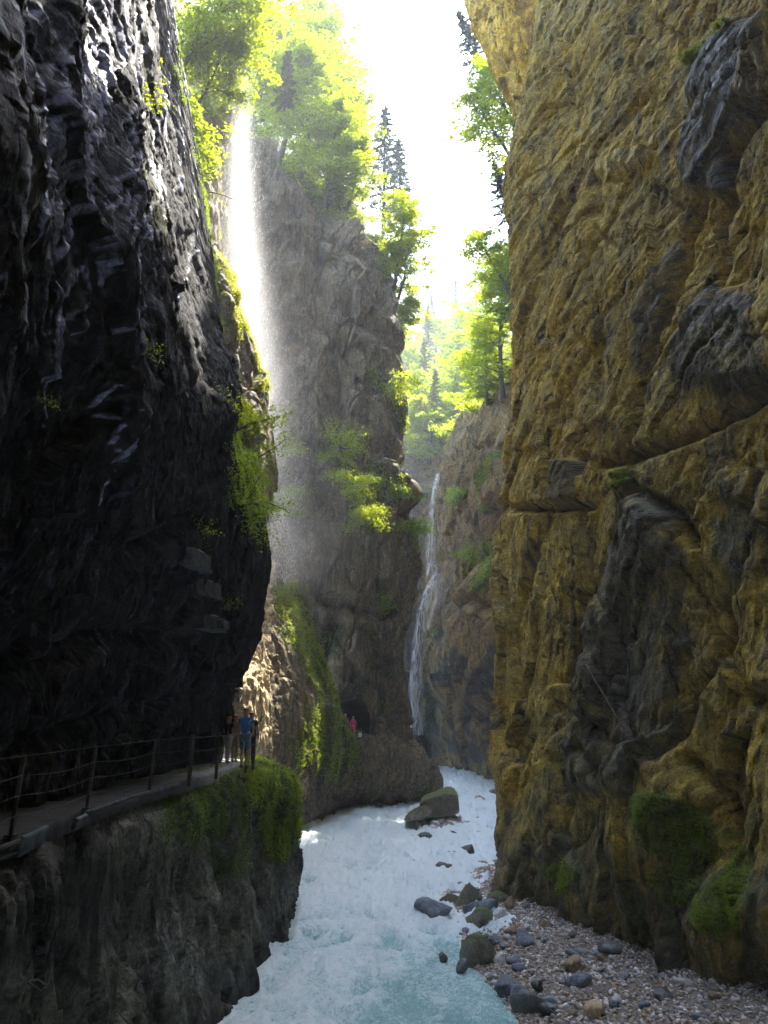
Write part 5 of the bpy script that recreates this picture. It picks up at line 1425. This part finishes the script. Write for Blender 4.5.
def person(loc, H, yaw, label, shirt, legs, hair, sleeves='short', trousers='short', arms=((.02, 0), (.02, 0)), stride=.1, dress=False, long_hair=False, pack=None, skirtlen=.5):
    t = empty('person', loc, label, 'person'); t.rotation_euler = (0, 0, yaw); s = H / 1.75
    # joints, facing -Y
    J = dict(pel=(0, 0, .95), w=(0, .0, 1.08), ch=(0, .01, 1.30), nk=(0, .01, 1.47), hd0=(0, -.005, 1.56), hd1=(0, -.01, 1.66), hd2=(0, -.005, 1.72),
             sl=(.17, .01, 1.41), sr=(-.17, .01, 1.41))
    v = {k: Vector(p_) * s for k, p_ in J.items()}
    for sd, sg_, (aa, bend) in (('l', 1, arms[0]), ('r', -1, arms[1])):
        v['e' + sd] = v['s' + sd] + Vector((sg_ * (.06 + aa), .02, -.28)) * s
        v['h' + sd] = v['e' + sd] + Vector((sg_ * .01 - sg_ * bend * .08, -.06 - bend * .2, -.24 + bend * .22)) * s
        v['f' + sd] = v['h' + sd] + Vector((0, -.02 - bend * .05, -.08 + bend * .07)) * s
        st = stride * sg_
        v['hp' + sd] = Vector((sg_ * .095, 0, .90)) * s
        v['k' + sd] = Vector((sg_ * .105, -st * .6 - .02, .50)) * s
        v['a' + sd] = Vector((sg_ * .11, -st + .02, .085)) * s
        v['t' + sd] = Vector((sg_ * .125, -st - .13, .035)) * s
    names = list(v); ix = {k: i for i, k in enumerate(names)}
    E = [('pel', 'w'), ('w', 'ch'), ('ch', 'nk'), ('nk', 'hd0'), ('hd0', 'hd1'), ('hd1', 'hd2'), ('ch', 'sl'), ('ch', 'sr')]
    for sd in 'lr': E += [('s' + sd, 'e' + sd), ('e' + sd, 'h' + sd), ('h' + sd, 'f' + sd), ('pel', 'hp' + sd), ('hp' + sd, 'k' + sd), ('k' + sd, 'a' + sd), ('a' + sd, 't' + sd)]
    R = dict(pel=.13, w=.115, ch=.135, nk=.052, hd0=.085, hd1=.118, hd2=.09, sl=.055, sr=.055, el=.042, er=.042, hl=.028, hr=.028, fl=.032, fr=.032, hpl=.088, hpr=.088, kl=.058, kr=.058, al=.04, ar=.04, tl=.035, tr=.035)
    skin_mesh('body', [v[k] for k in names], [(ix[a], ix[b_]) for a, b_ in E], [R[k] * s for k in names], m_skin, t, loc)
    # shirt
    def sub_skin(nm, ks, es, rr, mat, extra=None):
        pts = [v[k] if isinstance(k, str) else k for k in ks]
        skin_mesh(nm, pts, es, [r * s for r in rr], mat, t, loc)
    tops_ = ['pel', 'w', 'ch', v['nk'] - Vector((0, 0, .04 * s)), 'sl', 'sr']; rr = [.145, .132, .152, .07, .074, .074]
    es = [(0, 1), (1, 2), (2, 3), (2, 4), (2, 5)]
    for sd, i in (('l', 4), ('r', 5)):
        f = 1.0 if sleeves == 'long' else .5
        tops_.append(v['s' + sd].lerp(v['e' + sd], f)); rr.append(.06 if f < 1 else .052); es.append((i, len(tops_) - 1))
        if f == 1: tops_.append(v['h' + sd]); rr.append(.04); es.append((len(tops_) - 2, len(tops_) - 1))
    sub_skin('dress' if dress else 'shirt', tops_, es, rr, shirt)
    if dress:
        sub_skin('skirt', [v['pel'], v['pel'] - Vector((0, 0, .18 * s)), v['pel'] - Vector((0, 0, skirtlen * s))], [(0, 1), (1, 2)], [.15, .17, .185], shirt)
    else:
        f = 1.0 if trousers == 'long' else .95
        ks = ['pel', 'hpl', 'hpr']; rr = [.15, .108, .108]; es = [(0, 1), (0, 2)]
        for sd, i in (('l', 1), ('r', 2)):
            ks.append(v['k' + sd]); rr.append(.078); es.append((i, len(ks) - 1))
            if trousers == 'long': ks.append(v['a' + sd]); rr.append(.062); es.append((len(ks) - 2, len(ks) - 1))
        sub_skin('trousers' if trousers == 'long' else 'shorts', ks, es, rr, legs)
    # hair: a cap over the back of the skull
    hv = [v['hd1'] + Vector((0, .02, .035)) * s, v['hd1'] + Vector((0, .045, -.02)) * s]; hr = [.122, .105]
    if long_hair: hv.append(v['nk'] + Vector((0, .06, -.06)) * s); hr.append(.06)
    skin_mesh('hair', hv, [(i, i + 1) for i in range(len(hv) - 1)], [r * s for r in hr], hair, t, loc)
    for sd in 'lr':
        a, b_ = v['a' + sd], v['t' + sd]
        skin_mesh('shoe', [a - Vector((0, -.05, .03)) * s, b_], [(0, 1)], [.05 * s, .044 * s], m_shoe, t, loc)
        # fingers and thumb
        f0 = v['f' + sd]; dr = (f0 - v['h' + sd]).normalized()
    # face: nose, eyes
    bm = bmesh.new()
    h1 = v['hd1']
    bmesh.ops.create_icosphere(bm, subdivisions=1, radius=.014 * s, matrix=Matrix.Translation(h1 + Vector((0, -.102, -.02)) * s))
    o = bm_obj('nose', bm, m_skin, t)
    if pack is not None:
        bm = bmesh.new(); box_bm(bm, tuple(v['ch'] + Vector((0, .19, -.08)) * s), (.28 * s, .15 * s, .42 * s), None, .05); bm_obj('backpack', bm, pack, t)
    return t
m_shoe = cloth('shoes', (.10, .09, .09)); m_blue = cloth('blue_cotton', (.05, .17, .48)); m_navy = cloth('navy_cotton', (.03, .04, .07)); m_greyblue = cloth('grey_blue_cotton', (.16, .21, .28))
m_white = cloth('white_cotton', (.62, .58, .55)); m_black = cloth('black_cotton', (.02, .02, .024)); m_tan = cloth('tan_cotton', (.42, .33, .25)); m_pink = cloth('pink_cotton', (.75, .03, .14)); m_red = cloth('dark_red_cotton', (.30, .03, .03))
h_dark = cloth('dark_hair', (.02, .015, .012)); h_red = cloth('auburn_hair', (.35, .10, .03)); h_brown = cloth('brown_hair', (.10, .06, .035))
def foot(px, py): return F(px, py, PZ + .02)
f = foot(244, 768); person(f, 1.85, math.pi - .1, 'person in a bright blue T-shirt and grey-blue shorts seen from behind on the path', m_blue, m_greyblue, h_dark, arms=((.0, .5), (.0, .3)))
f = foot(227, 763); person(f, 1.60, 2.6, 'auburn-haired person in a dark top and white trousers at the left of the group', m_black, m_white, h_red, trousers='long', arms=((.0, .4), (.0, .5)), long_hair=True)
f = foot(234, 762); person(f, 1.62, 2.9, 'person in tan clothes partly hidden between the dark top and the blue T-shirt', m_tan, m_tan, h_brown, trousers='long', arms=((.0, .2), (.0, .1)))
f = foot(250, 763); person(f, 1.72, 3.0, 'person in black largely hidden behind the blue T-shirt', m_black, m_navy, h_dark, trousers='long', pack=m_navy)
cz = S(348, 737, 61.2)
person(S(353, 737, 61.0) + np.array([0, 0, .0]), 1.6, .2, 'person in a vivid pink dress at the mouth of the small cave', m_pink, m_pink, h_brown, dress=True, skirtlen=.55)
person(S(345, 736, 60.9), 1.75, .5, 'person in dark red and black left of the pink dress at the cave', m_red, m_black, h_brown, trousers='long')
bm = bmesh.new(); c = S(360, 735, 60.8); box_bm(bm, tuple(c), (.28, .2, .34), None, .05); box_bm(bm, (c[0], c[1] - .1, c[2] - .05), (.2, .06, .16), None, .02)
tag(bm_obj('bag', bm, m_white), 'small white bag standing right of the pink dress at the cave', 'bag')

# ------------------------------------------------------------------ falling water
m, nt, out = M_new('falling_water'); b = NB(nt)
v = b.coord((1, 1, .12)); n = b.noise(v, 3.2, 6, .7, .5); n2 = b.noise(b.coord(), 6, 4, .6)
d = b.n('ShaderNodeBsdfPrincipled'); d.inputs['Base Color'].default_value = (.80, .84, .92, 1); d.inputs['Roughness'].default_value = .5
tp = b.n('ShaderNodeBsdfTransparent'); mx = b.n('ShaderNodeMixShader')
al = b.math('MULTIPLY', b.ramp(n, .34, .60), b.math('MULTIPLY', b.attr('edge'), .55), True); b.l(al, mx.inputs[0]); b.l(tp.outputs[0], mx.inputs[1]); b.l(d.outputs[0], mx.inputs[2]); b.l(mx.outputs[0], out.inputs['Surface'])
mat_fallw = m
def fall_sheet(pts, ws, name, parent, nz=160, nw=24, inv=None, gain=1.0):
    P = np.array(pts); d = np.r_[0, np.cumsum(np.linalg.norm(np.diff(P, axis=0), axis=1))]; t = np.linspace(0, d[-1], nz)
    C = np.stack([np.interp(t, d, P[:, i]) for i in range(3)], 1); w = np.interp(t, d, ws)
    u = np.linspace(-1, 1, nw)
    V = C[:, None, :] + (u[None, :, None] * w[:, None, None] / 2) * np.array([.93, -.35, 0]) + (1 - u[None, :, None] ** 2) * w[:, None, None] * .35 * np.array([-.2, -1, 0])
    V = V.reshape(-1, 3); V[:, 1] += .18 * fbm(V, (1.4, 1.4, .25), 3, 88)
    e = np.broadcast_to((1 - u[None, :] ** 2) ** .8 * 1.35 * gain, (nz, nw)).ravel()
    o = link(name, mesh_raw(name, V, grid_faces(nz, nw), 4, True, dict(edge=e), mat_fallw), parent)
    o.matrix_parent_inverse = Matrix.Translation(-Vector(inv)); return o
wb = S(432, 735, 99)
wf = empty('waterfall', wb, 'thin white waterfall dropping in the dark corner of the far cliff', 'waterfall')
fall_sheet([S(438, 474, 104), S(435, 488, 103), S(432, 520, 102.5), S(431, 560, 102), S(433, 575, 101.5)], [.7, .9, 1.5, 1.9, 2.2], 'upper_fall', wf, inv=wb)
fall_sheet([S(437, 574, 101), S(430, 590, 100.5), S(424, 612, 100), S(419, 640, 100), S(416, 680, 99.5), S(416, 735, 99)], [1.6, 2.0, 2.0, 2.0, 2.2, 2.6], 'lower_fall', wf, inv=wb, gain=.9)
fall_sheet([S(434, 578, 100.6), S(438, 600, 100.3), S(432, 614, 100), S(428, 632, 99.6)], [.8, 1.0, .8, .6], 'side_trickle', wf, inv=wb, gain=.7)

# spray curtain: thousands of drops lit by the sun, and the mist they make
rs = np.random.RandomState(9)
sb = S(262, 560, 41)
sp = empty('spray_fall', sb, 'bright veil of falling spray caught by the sun left of the buttress', 'waterfall')
n = 6500
t = rs.rand(n) ** .8
pyv = 62 + t * 520
ctr = np.interp(pyv, [60, 150, 280, 420, 590], [247, 241, 240, 262, 280]); wd = np.interp(pyv, [60, 150, 280, 420, 590], [4, 9, 15, 17, 14])
pxv = ctr + rs.normal(size=n) * wd + np.abs(rs.normal(size=n)) * wd * .5 * (rs.rand(n) < .5)
Yv = 43 + rs.normal(size=n) * .9
C = np.array([S(a, b_, c_) for a, b_, c_ in zip(pxv, pyv, Yv)])
L = rs.uniform(.05, .20, n)[:, None]; wdt = rs.uniform(.005, .012, n)[:, None]
base = np.array([[0, 0, .5], [1, 0, -.2], [-.5, .87, -.2], [-.5, -.87, -.2], [0, 0, -.5]])
V = C[:, None, :] + base[None] * np.stack([wdt, wdt, L], -1)
Fc = np.array([[0, 1, 2], [0, 2, 3], [0, 3, 1], [4, 2, 1], [4, 3, 2], [4, 1, 3]])[None] + (np.arange(n) * 5)[:, None, None]
m, nt, out = M_new('drops'); b = NB(nt)
p = b.n('ShaderNodeBsdfPrincipled'); p.inputs['Base Color'].default_value = (.9, .92, .95, 1); p.inputs['Roughness'].default_value = .25
tr = b.n('ShaderNodeBsdfTranslucent'); tr.inputs['Color'].default_value = (.9, .92, .95, 1); mx = b.n('ShaderNodeMixShader'); mx.inputs[0].default_value = .6
b.l(p.outputs[0], mx.inputs[1]); b.l(tr.outputs[0], mx.inputs[2]); b.l(mx.outputs[0], out.inputs['Surface'])
o = link('drops', mesh_raw('drops', V, Fc, 3, False, None, m), sp); o.matrix_parent_inverse = Matrix.Translation(-Vector(sb)); o['kind'] = 'stuff'

m, nt, out = M_new('spray_mist'); b = NB(nt)
# density falls off from the axis of the fall (generated along a leaning column)
tc = b.n('ShaderNodeTexCoord'); sx = b.n('ShaderNodeSeparateXYZ'); b.l(tc.outputs['Object'], sx.inputs[0])
TOPP, BOTP = S(247, 60, 43), S(282, 600, 43)
hz = TOPP[2] - BOTP[2]
zt = b.math('DIVIDE', b.math('SUBTRACT', sx.outputs[2], float(BOTP[2])), float(hz), True)          # 0 bottom .. 1 top
cr = b.n('ShaderNodeFloatCurve'); b.l(zt, cr.inputs['Value'])
xs_ = [S(x, y, 43) for x, y in [(282, 600), (266, 450), (246, 300), (240, 160), (247, 60)]]
XMIN, XMAX = -20.0, 0.0
cv = cr.mapping.curves[0]
zz = [(q[2] - BOTP[2]) / hz for q in xs_]
cv.points[0].location = (0, (xs_[0][0] - XMIN) / (XMAX - XMIN)); cv.points[1].location = (1, (xs_[-1][0] - XMIN) / (XMAX - XMIN))
for q, z_ in list(zip(xs_, zz))[1:-1]: cv.points.new(z_, (q[0] - XMIN) / (XMAX - XMIN))
cr.mapping.update()
xc = b.math('ADD', b.math('MULTIPLY', cr.outputs[0], XMAX - XMIN), XMIN)
rad = b.ramp(zt, 0, 1, 1.9, .5)
dx = b.math('DIVIDE', b.math('SUBTRACT', sx.outputs[0], xc), rad); dy = b.math('DIVIDE', b.math('SUBTRACT', sx.outputs[1], 43.0), rad)
r2_ = b.math('ADD', b.math('MULTIPLY', dx, dx), b.math('MULTIPLY', dy, dy))
g1 = b.math('POWER', 2.718, b.math('MULTIPLY', r2_, -1.1)); g2 = b.math('POWER', 2.718, b.math('MULTIPLY', r2_, -.16))
vn = b.noise(b.coord((1, 1, .25)), .5, 4, .6)
dn = b.math('MULTIPLY', b.math('ADD', b.math('MULTIPLY', g1, b.ramp(zt, .1, .85, .09, .42)), b.math('MULTIPLY', g2, b.ramp(zt, .3, .8, .010, .003))), b.ramp(vn, .3, .65, .55, 1.3))
fade = b.math('MULTIPLY', b.ramp(zt, 0.0, .12), b.ramp(zt, .93, 1.0, 1, 0))
dn = b.math('MULTIPLY', dn, fade)
pv = b.n('ShaderNodeVolumePrincipled'); pv.inputs['Color'].default_value = (.98, .97, 1, 1); pv.inputs['Anisotropy'].default_value = .2
b.l(dn, pv.inputs['Density']); b.l(pv.outputs[0], out.inputs['Volume'])
mm = m
bm = bmesh.new()
bmesh.ops.create_cone(bm, cap_ends=True, segments=24, radius1=6.5, radius2=4.0, depth=hz)
for v_ in bm.verts:
    t_ = v_.co.z / hz + .5
    v_.co.x += BOTP[0] * (1 - t_) + TOPP[0] * t_ ; v_.co.y += 43; v_.co.z += (BOTP[2] + TOPP[2]) / 2
o = bm_obj('mist', bm, mm, sp, sb); o['kind'] = 'stuff'

# haze in the air of the gorge
m, nt, out = M_new('haze'); b = NB(nt)
pv = b.n('ShaderNodeVolumePrincipled'); pv.inputs['Color'].default_value = (.86, .92, 1, 1); pv.inputs['Density'].default_value = .0009; pv.inputs['Anisotropy'].default_value = .25
b.l(pv.outputs[0], out.inputs['Volume'])
bm = bmesh.new(); box_bm(bm, (0, 0, 148), (1900, 1900, 303))
HAZE = True
if HAZE:
    tag(bm_obj('haze', bm, m), 'thin bluish haze in the gorge air', 'haze', kind='stuff')
